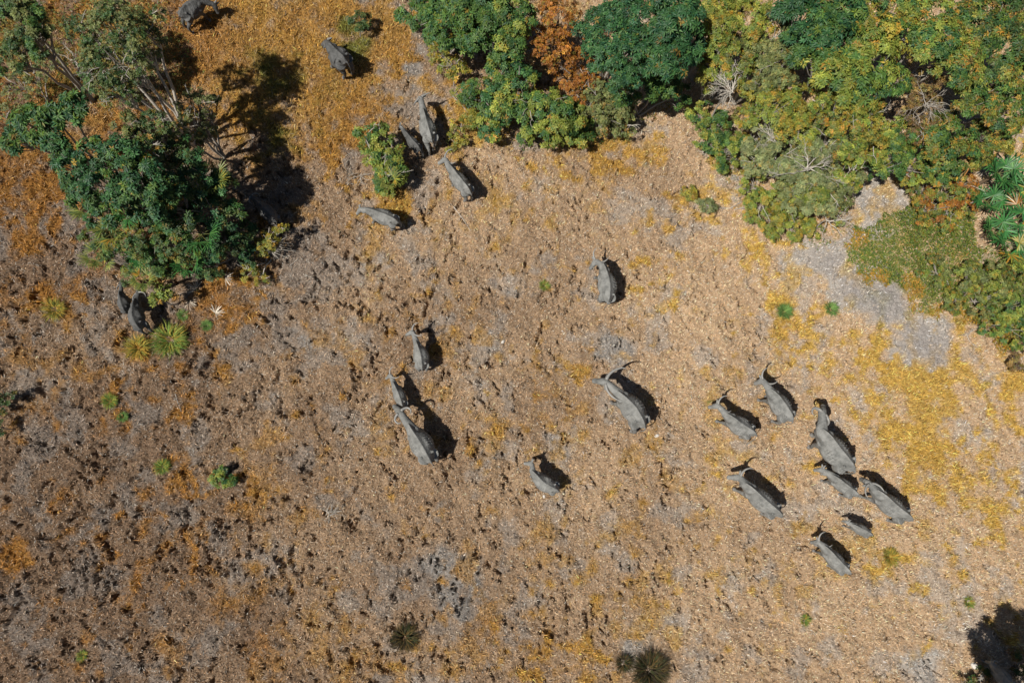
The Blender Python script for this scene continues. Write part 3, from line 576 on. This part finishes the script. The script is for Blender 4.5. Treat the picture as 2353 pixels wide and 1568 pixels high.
for i, (px, py, h, r, y, lb) in enumerate([
    (482, 412, 3.2, 62, 2, 'sunlit yellow-green spiky palm standing over the big tree shadow'),
    (190, 470, 2.2, 55, 2, 'yellowish spiky palm at the left rim of the left cluster'),
    (289, 482, 3.0, 55, 0, 'dark spiky palm just below the dense tree of the left cluster'),
    (258, 526, 2.4, 60, 3, 'yellow-hearted spiky palm in the lower left of the cluster'),
    (456, 535, 2.4, 66, 0, 'large green spiky palm in the lower right of the left cluster'),
    (225, 588, 1.5, 48, 1, 'low spiky palm at the lower left corner of the left cluster'),
    (325, 585, 1.9, 52, 0, 'green spiky palm above the pair of buffalo'),
    (432, 598, 1.5, 50, 0, 'spiky palm at the lower rim between the palm thicket and the dry fronds'),
    (328, 640, 1.6, 44, 2, 'lowest spiky palm overhanging the pair of buffalo')]):
    fan_palm(lb, px, py, h, r, 9, SG, 'palmyel' if y else 'palm', 40 + i, yellow=y, spread=75, wd=.017, nl=11)
dead_bush('bare grey branches sprawling from the right foot of the left cluster', 610, 570, 60, .8, 8, 11, dirs=[0, 20, 40, 300, 340, 60, 200])
dead_bush('fallen grey branch in the olive undergrowth at the upper left', 170, 140, 70, .5, 4, 12, dirs=[130, 150, 310, 320], up=.05)
dead_bush('dry twigs lying left of the small bright bush', 828, 400, 40, .12, 7, 13, up=.1, r=.012, dirs=[10, 200, 250, 330])
dead_bush('pale fallen twigs on the clearing beside the sage tree', 1685, 480, 40, .1, 4, 14, up=.05, r=.012, dirs=[10, 190, 30])
dead_bush('thin dry twig at the tip of the mud path', 2225, 770, 36, .15, 4, 15, up=.15, r=.010, dirs=[30, 210, 300])
dead_bush('scatter of grey sticks in the lower clearing', 755, 1180, 36, .08, 9, 16, up=.08, r=.011)
def stick(label, a, b, r=.018, col=TW_PALE, h=.05):
    p, q = G(*a), G(*b); R = np.random.default_rng(int(a[0])); p[2] = gz(p[0], p[1]) + .03; q[2] = gz(q[0], q[1]) + .03
    acc = Acc(); v, f = tube(wiggle(p, q, 7, .012, R), np.linspace(r, r * .5, 7), 6); acc.add(v, f, col)
    m_ = (p + q) / 2; v, f = tube(wiggle(m_, m_ + (q - p) * .15 + np.array([.08, .05, .04]), 3, .03, R), [r * .5, r * .4, r * .2], 5); acc.add(v, f, col)
    o = acc.build('stick', M_twig, None, p); o.location = p; return tag(o, label, 'stick', 'fallen sticks')
stick('long pale stick on the dry ground below the buffalo leaving the bush', (1042, 476), (1080, 531))
stick('short pale stick below the small bright bush', (944, 451 + 20), (962, 487), .014)
stick('pale stick on the straw above the lone central buffalo pair', (700, 632), (722, 640), .014)
stick('slender grey stick right of the left cluster shadow', (666, 612), (686, 594), .012)
stick('old weathered stick left of the buffalo standing in single file', (405, 905), (416, 945), .02, TW_GREY)

# ------------------------------------------------------------------ small bushes, tussocks
BG = 'small bushes on the clearing'
make_tree('bush', 'small bright bush with large pale leaves beside three walking buffalo', 'bush', [(838, 312, 34, 1.6), (872, 305, 30, 1.5), (855, 350, 34, 1.3), (900, 345, 30, 1.3), (880, 385, 36, 1.1), (912, 400, 32, 1.0), (885, 425, 26, .7)], 'broad', 'lime', pals=['lime', 'lime', 'glossy'], group=BG, seed=71, twigs=10, twcol=TW_PALE)
fan_palm('small yellow-green fan palm growing in the foot of the small bright bush', 893, 412, 1.15, 42, 5, BG, 'palmyel', 77, yellow=2, spread=110, wd=.016, nl=14)
make_tree('bush', 'dark low bush beside a lime patch near the top edge', 'bush', [(822, 42, 22, .9), (838, 46, 14, .7)], 'small', 'dim', group=BG, seed=72)
make_tree('bush', 'tiny green leafy plant alone in the lower left clearing', 'bush', [(497, 1096, 20, .35), (520, 1104, 18, .3), (510, 1090, 16, .4)], 'small', 'lime', pals=['glossy', 'lime'], group=BG, seed=73)
make_tree('bush', 'dark bush cut by the left edge of the photo', 'bush', [(2, 912, 24, .7), (-10, 930, 20, .6)], 'fine', 'dim', group=BG, seed=74)
make_tree('bush', 'smallest dark bush on the left edge, below the other one', 'bush', [(-2, 980, 18, .6)], 'fine', 'dim', group=BG, seed=75)
make_tree('bush', 'pale green tuft bush on the mud beside the thicket corner', 'bush', [(1622, 470, 20, .35), (1632, 478, 14, .3)], 'fine', 'sage', group=BG, seed=76)
make_tree('bush', 'small yellow-leaved seedling bush above the pale green tuft', 'bush', [(1590, 445, 16, .3), (1580, 440, 10, .3)], 'small', 'gold', dens=.7, group=BG, seed=78)
make_tree('bush', 'leafy sprig beside the heads of the pair of buffalo', 'bush', [(372, 668, 18, 1.3), (350, 690, 13, 1.2)], 'broad', 'lime', dens=.8, group=BG, seed=79)
make_tree('bush', 'low yellow bush beside the wide-horned buffalo', 'bush', [(1060, 290, 26, .5), (1040, 325, 20, .4), (1070, 330, 18, .4)], 'small', 'gold', group=BG, seed=80, dens=.7)

def tussock(label, px, py, rpx, n, pal, seed, hgt=.35, wd=.008, group='grass tussocks'):
    R = np.random.default_rng(seed + 600); c = G(px, py); rm = rpx / px_m(px, py); c[2] = gz(c[0], c[1])
    an = R.uniform(0, 6.28, n); rr = rm * .45 * np.sqrt(R.random(n)); an2 = an + R.normal(0, .5, n)
    b = np.stack([rr * np.cos(an), rr * np.sin(an), np.zeros(n)], 1); lean = R.uniform(.3, 1.3, n)
    D = unit(np.stack([np.cos(an2) * lean, np.sin(an2) * lean, np.ones(n)], 1)); L = rm * R.uniform(.5, 1.05, n); hz = np.stack([np.cos(an2), np.sin(an2), np.zeros(n)], 1)
    S = np.stack([-np.sin(an2), np.cos(an2), np.zeros(n)], 1) * wd * R.uniform(.7, 1.4, n)[:, None]
    mid = b + D * (L * .55)[:, None]; tip = mid + unit(D + hz * 1.2 - [0, 0, .5]) * (L * .5)[:, None]
    V = np.stack([b - S, b + S, mid + S * .8, mid - S * .8, tip], 1).reshape(-1, 3); i = np.arange(n)[:, None] * 5
    C = palette(pal, n, R)
    o = mesh_obj('grass_tussock', V, [i + np.array([[0, 1, 2, 3]]), i + np.array([[3, 2, 4]])], M_blade, col=np.repeat(C, 5, 0)); o.location = c
    return tag(o, label, 'grass tuft', group)
PAL['tgreen'] = [((.12, .20, .04), 5), ((.22, .26, .06), 3), ((.38, .26, .05), 2)]
PAL['tyel'] = [((.42, .27, .05), 5), ((.24, .24, .05), 4), ((.14, .17, .04), 2)]
PAL['tdark'] = [((.05, .04, .025), 5), ((.12, .08, .03), 3), ((.04, .05, .02), 3)]  # near-black brown and green blades for the dark clumps
PAL['tshort'] = [((.10, .19, .05), 5), ((.16, .25, .07), 3)]
for a_ in [('largest green spiky tussock below the pair of buffalo', 395, 783, 44, 420, 'tgreen', 1, .35, .010),
           ('yellowish tussock left of the largest one', 322, 800, 34, 300, 'tyel', 2, .3, .009),
           ('small rounded green tuft right of the rear buffalo leg', 420, 724, 15, 260, 'tshort', 3, .15, .007),
           ('small bright green tuft under the shrivelled pale frond', 476, 748, 15, 260, 'tshort', 4, .15, .007),
           ('olive tuft in the open left of the file of buffalo, upper of two', 255, 921, 20, 300, 'tgreen', 5, .2, .008),
           ('bright green tuft just below the olive tuft on the left', 283, 957, 14, 240, 'tshort', 6, .15, .007),
           ('green and yellow tuft up and left of the tiny leafy plant', 374, 1072, 20, 280, 'tgreen', 7, .2, .008),
           ('spiky orange tussock far left, level with the pair of buffalo', 128, 712, 30, 260, 'tyel', 8, .3, .009),
           ('scorched dark clump in the lower middle of the clearing', 930, 1462, 34, 520, 'tdark', 9, .25, .010),
           ('wide dark clump at the bottom edge right of centre', 1490, 1535, 46, 800, 'tdark', 10, .25, .010),
           ('smaller dark clump at the bottom edge, left of the wide one', 1432, 1520, 22, 300, 'tdark', 11, .2, .010),
           ('yellow-green tuft right of the lowest lone buffalo', 2045, 1278, 22, 320, 'tyel', 12, .15, .008),
           ('tiny green tuft in the lower right clearing', 2224, 1382, 14, 160, 'tgreen', 13, .15, .008),
           ('green tuft low in the clearing between the lowest buffalo and the bottom edge', 1848, 1423, 14, 200, 'tgreen', 14, .15, .008),
           ('lime round tuft right of the central lone buffalo, larger of two', 1800, 716, 20, 360, 'tshort', 15, .1, .007),
           ('lime round tuft beside the mud path, smaller of two', 1908, 709, 18, 300, 'tshort', 16, .1, .007),
           ('yellow tuft behind the central lone buffalo', 1250, 657, 14, 200, 'tgreen', 17, .1, .007),
           ('dark green tuft near the left of the lower clearing', 190, 1503, 14, 180, 'tgreen', 18, .1, .007)]:
    tussock(*a_)

# stones
def stone(label, px, py, r, seed):
    R = np.random.default_rng(seed); import bmesh
    bm = bmesh.new(); bmesh.ops.create_icosphere(bm, subdivisions=2, radius=1)
    sc_ = np.array([1, .75, .6]) * r
    for v in bm.verts:
        k = 1 + .25 * (vnoise(np.array([v.co.x * 2 + seed]), np.array([v.co.y * 2 + v.co.z]), 3)[0] - .5); v.co = Vector((v.co.x * sc_[0] * k, v.co.y * sc_[1] * k, v.co.z * sc_[2] * k))
    me = bpy.data.meshes.new('stone'); bm.to_mesh(me); bm.free(); me.materials.append(M_stone)
    o = bpy.data.objects.new('stone', me); scene.collection.objects.link(o); c = G(px, py); o.location = (c[0], c[1], gz(c[0], c[1]) + r * .3); o.rotation_euler = (0, 0, R.uniform(0, 3))
    tag(o, label, 'stone', 'pale stones')
stone('white round stone under the belly of the small hunched buffalo', 1249, 1139, .07, 1)
stone('pale stone beside a deep hoof pit in the middle of the clearing', 1155, 785, .08, 2)
stone('flat pale stone right behind the long-horned buffalo', 1508, 1000, .09, 3)
stone('small white stone at the foot of the calf', 1973, 1222, .06, 4)
stone('broad pale stone near the bottom edge at lower right', 2238, 1528, .15, 5)

# tree standing outside the lower right corner, its shade falls into the corner
make_tree('broadleaf_tree', 'dark tree just outside the bottom right corner that shades it', 'tree', [(2385, 1690, 90, 4.4), (2420, 1640, 80, 4.4), (2450, 1720, 90, 4.6)], 'broad', 'dim', group=LG + ' and corner', seed=91, dens=1.0, basept=(2190, 1650))
make_tree('bush', 'dark dry bush in the bottom right corner beside the half-hidden buffalo', 'bush', [(2255, 1560, 30, .5), (2230, 1580, 24, .4), (2342, 1500, 20, .7), (2350, 1535, 24, .8)], 'small', 'dim', group=BG, seed=92, dens=.8, pals=['dim', 'brown'])

# ------------------------------------------------------------------ water buffalo
def ico(c, r, sub=2, sc=(1, 1, 1)):
    import bmesh
    bm = bmesh.new(); bmesh.ops.create_icosphere(bm, subdivisions=sub, radius=1)
    V = np.array([v.co[:] for v in bm.verts]) * r * np.array(sc) + np.asarray(c); F = np.array([[v.index for v in f.verts] for f in bm.faces]); bm.free()
    return V, F
def capped(pts, rad, k=8):
    V, F = tube(pts, rad, k); n_ = len(pts)
    V = np.concatenate([V, [pts[0]], [pts[-1]]]); a, b = len(V) - 2, len(V) - 1
    th = np.arange(k); t2 = (th + 1) % k
    F1 = np.stack([np.full(k, a), th, t2], 1); F2 = np.stack([np.full(k, b), (n_ - 1) * k + t2, (n_ - 1) * k + th], 1)
    return V, F, np.concatenate([F1, F2])
def catmull(P, n):
    P = np.asarray(P, float); P = np.vstack([2 * P[0] - P[1], P, 2 * P[-1] - P[-2]]); out = []
    seg = len(P) - 3
    for u in np.linspace(0, seg - 1e-6, n):
        i = int(u); t = u - i; a, b, c, d = P[i:i + 4]
        out.append(.5 * ((2 * b) + (c - a) * t + (2 * a - 5 * b + 4 * c - d) * t * t + (3 * b - a - 3 * c + d) * t ** 3))
    return np.array(out)
# station: fraction rump->withers, half width, top above, belly height (for an adult)
ST_U = np.array([-.04, 0, .06, .16, .30, .45, .60, .75, .88, 1.0, 1.12])
ST_A = np.array([.05, .11, .19, .27, .37, .425, .41, .33, .235, .17, .13])
ST_T = np.array([1.10, 1.19, 1.26, 1.31, 1.30, 1.285, 1.29, 1.33, 1.365, 1.34, 1.26])
ST_B = np.array([.98, .88, .76, .66, .56, .50, .50, .52, .58, .68, .78])
HORN = {'back': [(0, .08, .02), (-.06, .24, .05), (-.22, .40, .10), (-.42, .46, .16), (-.58, .42, .20)],
        'wide': [(0, .08, .02), (-.02, .26, .02), (-.06, .42, .03), (-.12, .55, .06)],
        'curl': [(0, .09, .02), (-.02, .26, .0), (-.12, .40, .02), (-.28, .42, .05), (-.38, .33, .08), (-.38, .24, .10)],
        'short': [(0, .08, .02), (-.05, .17, .04), (-.14, .24, .09)],
        'long': [(0, .08, .02), (-.08, .30, .05), (-.26, .50, .10), (-.50, .62, .16), (-.68, .62, .2)]}
def buffalo(label, R_, Mi, W_, P_, M_, horn='back', tail=0.0, fatness=1.0, hmat=None, ph=None, mh=None, gait=0, seed=0, sz=None, step=(0, 0, 0, 0)):
    Rr = np.random.default_rng(seed + 77)
    # size from the distance poll - tail base
    g0, g1, g2 = G(*R_, 1.2), G(*W_, 1.2), G(*P_, 1.2)
    ln = np.linalg.norm(g1 - g0) + np.linalg.norm(g2 - g1) if sz is None else sz * 2.05
    s = float(np.clip(ln / 2.05, .45, 1.25)); hb = 1.13 * s ** .75
    hT, hW = 1.20 * hb, 1.33 * hb; hP = (1.12 if ph is None else ph) * hb; hM = (.80 if mh is None else mh) * hb
    tail_b, wit, pol, muz = G(*R_, hT), G(*W_, hW), G(*P_, hP), G(*M_, hM)
    mid = G(*Mi, 1.29 * hb) if Mi is not None else (tail_b + wit) / 2
    dm = muz - pol; L_head = .50 * s ** .8
    if np.linalg.norm(dm) > L_head * 1.1 or np.linalg.norm(dm) < L_head * .8: muz = pol + unit(dm) * L_head
    # ground-plan spine curve rump -> withers
    N = 26; C = catmull([tail_b, mid, wit], N); seg = np.linalg.norm(np.diff(C[:, :2], axis=0), axis=1); cum = np.concatenate([[0], np.cumsum(seg)]); Lb = cum[-1]
    def spine(u):
        t = u * Lb; 
        if t < 0: return C[0, :2] + unit(C[0, :2] - C[1, :2]) * (-t), unit(C[1, :2] - C[0, :2])
        if t > Lb: return C[-1, :2] + unit(C[-1, :2] - C[-2, :2]) * (t - Lb), unit(C[-1, :2] - C[-2, :2])
        x = np.interp(t, cum, C[:, 0]); y = np.interp(t, cum, C[:, 1]); i = min(int(np.searchsorted(cum, t)), N - 1); i = max(i, 1)
        return np.array([x, y]), unit(C[i, :2] - C[i - 1, :2])
    wsc = .95 * (s * .6 + hb * .4) * fatness
    K = 28; th = np.linspace(0, 2 * math.pi, K, endpoint=False)
    acc_V = []; acc_F = []; n0 = 0
    def addm(V, *Fs):
        nonlocal n0
        acc_V.append(V)
        for F in Fs: acc_F.append(np.asarray(F) + n0)
        n0 += len(V)
    us = np.linspace(-.04, 1.12, 30); rings = []
    hooks = []
    for u in us:
        c2, t2 = spine(u); a = np.interp(u, ST_U, ST_A) * wsc; tp = np.interp(u, ST_U, ST_T) * hb; bt = np.interp(u, ST_U, ST_B) * hb
        lat = np.array([-t2[1], t2[0]]); zc = bt + (tp - bt) * .52
        xx = a * np.cos(th); s_ = np.sin(th)
        zz = np.where(s_ >= 0, (tp - zc) * (1 - np.abs(np.cos(th)) ** 1.75), -(zc - bt) * np.abs(s_) ** .9)
        zz = zz + np.where(s_ > 0, .055 * hb * np.exp(-(xx / (.04 * hb)) ** 2), 0)
        # hollow flank in front of the hooks
        rings.append(np.stack([c2[0] + lat[0] * xx, c2[1] + lat[1] * xx, zc + zz], 1))
    Vr = np.concatenate(rings); idx = np.arange(len(us) * K).reshape(-1, K); nx_ = np.roll(idx, -1, 1)
    F = np.stack([idx[:-1], idx[1:], nx_[1:], nx_[:-1]], -1).reshape(-1, 4)
    Vr = np.concatenate([Vr, [rings[0].mean(0)], [rings[-1].mean(0)]]); a_, b_ = len(Vr) - 2, len(Vr) - 1; k_ = np.arange(K); k2 = (k_ + 1) % K
    addm(Vr, F, np.stack([np.full(K, a_), k_, k2], 1), np.stack([np.full(K, b_), idx[-1][k2], idx[-1][k_]], 1))
    # neck to poll
    cw, tw_ = spine(.86); nb = np.array([cw[0], cw[1], 1.05 * hb]); cw2, _ = spine(1.05); nb2 = np.array([cw2[0], cw2[1], 1.10 * hb])
    nm = nb2 * .45 + np.array([*pol[:2], pol[2]]) * .55 - np.array([0, 0, .03])
    pc = pol - np.array([0, 0, .10 * s])
    V, F1, F2 = capped(catmull([nb, nb2, nm, pc], 12), np.interp(np.linspace(0, 1, 12), [0, .35, .7, 1], [.24, .19, .14, .125]) * s, 12)
    V[:, 2] += 0; addm(V, F1, F2)
    # head
    hd = unit(muz - pc); lat3 = unit(np.cross(hd, [0, 0, 1.0])) if abs(hd[2]) < .97 else np.array([0, 1.0, 0]); up3 = np.cross(lat3, hd)
    if up3[2] < 0: up3 = -up3; lat3 = -lat3
    V, F1, F2 = capped(np.array([pc - hd * .06 * s, pc + hd * .05 * s, pc + hd * .20 * s, pc + hd * .36 * s, pc + hd * .47 * s, pc + hd * .51 * s]), np.array([.09, .125, .115, .085, .088, .06]) * s * 1.1, 12); addm(V, F1, F2)
    V, F1 = ico(pc + hd * .16 * s - up3 * .05 * s, .10 * s); addm(V, F1)
    V, F1 = ico(pc + hd * .47 * s - up3 * .01 * s, .085 * s); addm(V, F1)
    # brow
    for sg in (-1, 1):
        V, F1 = ico(pc + hd * .10 * s + lat3 * sg * .09 * s + up3 * .06 * s, .045 * s, 1); addm(V, F1)
        # ear
        e0 = pc + lat3 * sg * .10 * s - hd * .0; e1 = e0 + (lat3 * sg * .20 - hd * .07 + up3 * .0 - np.array([0, 0, .05])) * s
        V, F1, F2 = capped(np.array([e0, e0 * .5 + e1 * .5, e1 * .85 + e0 * .15, e1]), np.array([.03, .055, .04, .016]) * s, 8); addm(V, F1, F2)
    # legs
    hoofs = []
    def leg(u, side, front, st):
        c2, t2 = spine(u); lat = np.array([-t2[1], t2[0]]) * side; f3 = np.array([*t2, 0]); l3 = np.array([*lat, 0]); B = np.array([*c2, 0])
        if front:
            J = [(0, .16, .92), (-.04, .19, .74), (.03 + st * .4, .18, .42), (.0 + st * .9, .17, .12), (.03 + st, .17, .055)]; rr = [.17, .125, .070, .050, .062]
        else:
            J = [(.06, .19, .96), (.12, .22, .74), (-.10 + st * .5, .19, .47), (-.04 + st * .95, .18, .12), (.0 + st, .18, .055)]; rr = [.20, .155, .072, .052, .062]
        pts = np.array([B + f3 * j[0] * s + l3 * j[1] * wsc + np.array([0, 0, j[2] * hb]) for j in J])
        foot = pts[-1]; g = gz(foot[0], foot[1]); g = max(g, -.08)
        pts[-1, 2] += g; pts[-2, 2] += g * .8
        V, F1, F2 = capped(catmull(pts, 13), np.interp(np.linspace(0, 4, 13), range(5), rr) * (s * .7 + hb * .3), 9); addm(V, F1, F2)
        hoofs.append((pts[-1].copy(), f3, l3))
    stp = step if any(step) else Rr.uniform(-.20, .22, 4)
    leg(.80, -1, True, stp[0]); leg(.80, 1, True, stp[1]); leg(.08, -1, False, stp[2]); leg(.08, 1, False, stp[3])
    # hook bones and pins
    for sg in (-1, 1):
        c2, t2 = spine(.19); lat = np.array([-t2[1], t2[0], 0]) * sg; V, F1 = ico(np.array([*c2, 1.20 * hb]) + lat * .225 * wsc, .055 * s, 2, (1, 1, .8)); addm(V, F1)
        c2, t2 = spine(.01); lat = np.array([-t2[1], t2[0], 0]) * sg; V, F1 = ico(np.array([*c2, 1.08 * hb]) + lat * .09 * wsc, .05 * s, 2); addm(V, F1)
        c2, t2 = spine(.90); lat = np.array([-t2[1], t2[0], 0]) * sg; V, F1 = ico(np.array([*c2, 1.10 * hb]) + lat * .13 * wsc, .12 * s, 2, (1, 1, 1.5)); addm(V, F1)
        for iu in np.linspace(.42, .76, 6):      # ribs
            c2, t2 = spine(iu); lat = np.array([-t2[1], t2[0], 0]) * sg; a = np.interp(iu, ST_U, ST_A) * wsc
            q = [np.array([*c2, 1.22 * hb]) + lat * a * .45, np.array([*c2, 1.10 * hb]) + lat * a * .83 - np.array([*t2, 0]) * .03, np.array([*c2, .85 * hb]) + lat * a * .985 - np.array([*t2, 0]) * .08]
            V, F1, F2 = capped(catmull(q, 6), np.array([.008, .012, .016, .016, .014, .008]) * s, 6); addm(V, F1, F2)
    # tail
    c2, t2 = spine(0); lat = np.array([-t2[1], t2[0], 0]); bk = -np.array([*t2, 0])
    tp = [np.array([*c2, 1.14 * hb]), np.array([*c2, 1.10 * hb]) + bk * .10 * s, np.array([*c2, .85 * hb]) + bk * .17 * s + lat * tail * .3, np.array([*c2, .60 * hb]) + bk * .16 * s + lat * tail * .6, np.array([*c2, .45 * hb]) + bk * .18 * s + lat * tail * .8]
    V, F1, F2 = capped(catmull(tp, 12), np.interp(np.linspace(0, 1, 12), [0, .2, .8, .92, 1], [.045, .028, .024, .038, .02]) * s, 8); addm(V, F1, F2)
    # assemble in the animal's own frame
    org2 = (C[0, :2] + C[-1, :2]) / 2; head_a = math.atan2(*(C[-1, :2] - C[0, :2])[::-1])
    org = np.array([*org2, 0.0]); ca, sa = math.cos(-head_a), math.sin(-head_a); Rot = np.array([[ca, -sa, 0], [sa, ca, 0], [0, 0, 1]])
    loc = lambda V: (np.asarray(V) - org) @ Rot.T
    root = thing('water_buffalo', label, 'buffalo', org, 'water buffalo herd'); root.rotation_euler = (0, 0, head_a)
    F3 = [f for f in acc_F if f.shape[1] == 3]; F4 = [f for f in acc_F if f.shape[1] == 4]
    tmp = mesh_obj('tmp', loc(np.concatenate(acc_V)), [np.concatenate(F4), np.concatenate(F3)], None)
    md = tmp.modifiers.new('r', 'REMESH'); md.mode = 'VOXEL'; md.voxel_size = .024; md.use_smooth_shade = True
    m2 = tmp.modifiers.new('s', 'SMOOTH'); m2.factor = .5; m2.iterations = 3
    dg = bpy.context.evaluated_depsgraph_get(); me = bpy.data.meshes.new_from_object(tmp.evaluated_get(dg)); me.name = 'body'
    bpy.data.objects.remove(tmp)
    me.materials.clear(); me.materials.append(hmat or M_hide)
    bo = bpy.data.objects.new('body', me); scene.collection.objects.link(bo); bo.parent = root
    # horns, hooves, eyes
    hs = s * (.78 if horn in ('back', 'curl') else .9)
    hf = unit(np.array([hd[0], hd[1], 0])) if np.hypot(hd[0], hd[1]) > .15 else np.array([*tw_, 0]); 
    for sg in (-1, 1):
        q = [pc + np.array([0, 0, .08]) * s + (hf * h_[0] + lat3 * sg * h_[1] + np.array([0, 0, 1]) * h_[2]) * hs for h_ in HORN[horn]]
        V, F1, F2 = capped(catmull(q, 14), np.interp(np.linspace(0, 1, 14), [0, .5, 1], [.066, .046, .010]) * hs, 8)
        mesh_obj('horn', loc(V), [F1, F2], M_horn, bo, smooth=True)
        V, F1 = ico(pc + hd * .13 * s + lat3 * sg * .118 * s + up3 * .03 * s, .02 * s, 1); mesh_obj('eye', loc(V), F1, M_eye, bo, smooth=True)
    for (hp, f3, l3) in hoofs:
        pts = np.array([hp + [0, 0, .02], hp - [0, 0, .03], hp - [0, 0, .055]]); V, F1, F2 = capped(pts, np.array([.062, .075, .085]) * (s * .7 + hb * .3), 9)
        V = V + f3 * .015; mesh_obj('hoof', loc(V), [F1, F2], M_hoof, bo)
    return root
BUF = [
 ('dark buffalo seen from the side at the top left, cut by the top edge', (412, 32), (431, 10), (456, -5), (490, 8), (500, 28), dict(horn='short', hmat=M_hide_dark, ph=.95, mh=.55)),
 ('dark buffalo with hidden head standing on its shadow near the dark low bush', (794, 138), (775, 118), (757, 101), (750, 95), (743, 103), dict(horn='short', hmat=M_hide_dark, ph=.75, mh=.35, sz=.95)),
 ('buffalo with widest straight horns walking up beside the small bush', (991, 319), (981, 284), (973, 254), (966, 224), (960, 230), dict(horn='wide', mh=.62, fatness=.92)),
 ('small thin buffalo squeezed between the bright bush and the wide-horned buffalo', (964, 341), (948, 322), (932, 303), (920, 289), (916, 300), dict(horn='short', hmat=M_hide_dark, mh=.65, fatness=.8)),
 ('buffalo following behind the wide-horned one, right of the small bright bush', (1080, 440), (1058, 410), (1034, 380), (1023, 364), (1010, 374), dict(horn='back', fatness=.85)),
 ('stout buffalo heading left below the small bright bush', (912, 508), (880, 491), (846, 480), (828, 479), (820, 492), dict(horn='short', mh=.7, tail=-.4)),
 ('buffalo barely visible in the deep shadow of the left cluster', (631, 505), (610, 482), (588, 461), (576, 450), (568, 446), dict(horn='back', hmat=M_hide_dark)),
 ('lone buffalo in the middle of the clearing with its head turned left', (1398, 690), (1400, 648), (1389, 612), (1370, 598), (1357, 615), dict(horn='back', fatness=1.05)),
 ('uppermost buffalo of the three in file left of the centre', (969, 846), (966, 815), (957, 788), (948, 761), (933, 769), dict(horn='back', fatness=1.0)),
 ('narrow buffalo in front of the curved-horned one, middle of the three in file', (925, 934), (916, 907), (905, 882), (897, 861), (887, 869), dict(horn='back', fatness=.85)),
 ('large buffalo at the tail of the file with curved horns behind the narrow one', (989, 1059), (966, 1018), (943, 982), (918, 946), (909, 936), dict(horn='curl')),
 ('small hunched buffalo standing alone above the white stone', (1283, 1127), (1250, 1108), (1228, 1086), (1222, 1064), (1206, 1064), dict(horn='short', fatness=1.0)),
 ('big buffalo with the longest back-swept horns right of the centre', (1481, 978), (1460, 936), (1428, 905), (1392, 876), (1375, 875), dict(horn='long', mh=.9)),
 ('grey buffalo heading up left, upper of the close pair in the right half', (1822, 964), (1803, 927), (1780, 900), (1754, 873), (1741, 878), dict(horn='back')),
 ('grey buffalo with tail over its back, lower of the close pair', (1737, 996), (1708, 976), (1679, 955), (1651, 931), (1635, 934), dict(horn='back', tail=.5)),
 ('biggest bull with thick curled horns in the right-hand group', (1964, 1078), (1935, 1036), (1901, 994), (1892, 948), (1890, 935), dict(horn='curl', mh=.75, fatness=1.0)),
 ('slim buffalo passing directly behind the biggest bull', (1973, 1137), (1948, 1115), (1921, 1095), (1892, 1079), (1877, 1079), dict(horn='short', fatness=.8)),
 ('buffalo with thin curved tail at the right of the slim one', (2097, 1193), (2062, 1162), (2027, 1132), (2000, 1111), (1985, 1103), dict(horn='back', fatness=.9, tail=-.5)),
 ('buffalo with light muzzle low on the left of the right-hand group', (1797, 1183), (1760, 1149), (1724, 1117), (1702, 1097), (1680, 1096), dict(horn='back', fatness=.9)),
 ('grey calf, the smallest animal of the herd', (2006, 1229), (1986, 1217), (1965, 1206), (1950, 1199), (1936, 1196), dict(horn='short', fatness=.95)),
 ('lowest complete buffalo, standing alone below the calf', (1955, 1316), (1928, 1286), (1903, 1260), (1883, 1245), (1869, 1245), dict(horn='back', fatness=.85)),
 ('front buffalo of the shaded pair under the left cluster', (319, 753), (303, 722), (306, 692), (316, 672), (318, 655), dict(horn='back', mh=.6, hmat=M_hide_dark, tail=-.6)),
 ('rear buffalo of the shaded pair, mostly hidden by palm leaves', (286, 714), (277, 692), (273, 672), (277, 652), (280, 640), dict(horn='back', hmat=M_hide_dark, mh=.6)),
 ('half-hidden buffalo in the black shade of the bottom right corner', (2335, 1585), (2318, 1560), (2298, 1538), (2282, 1523), (2270, 1520), dict(horn='back')),
]
for i, (lb, r_, mi_, w_, p_, m_, kw) in enumerate(BUF):
    buffalo(lb, r_, mi_, w_, p_, m_, seed=i, **kw)
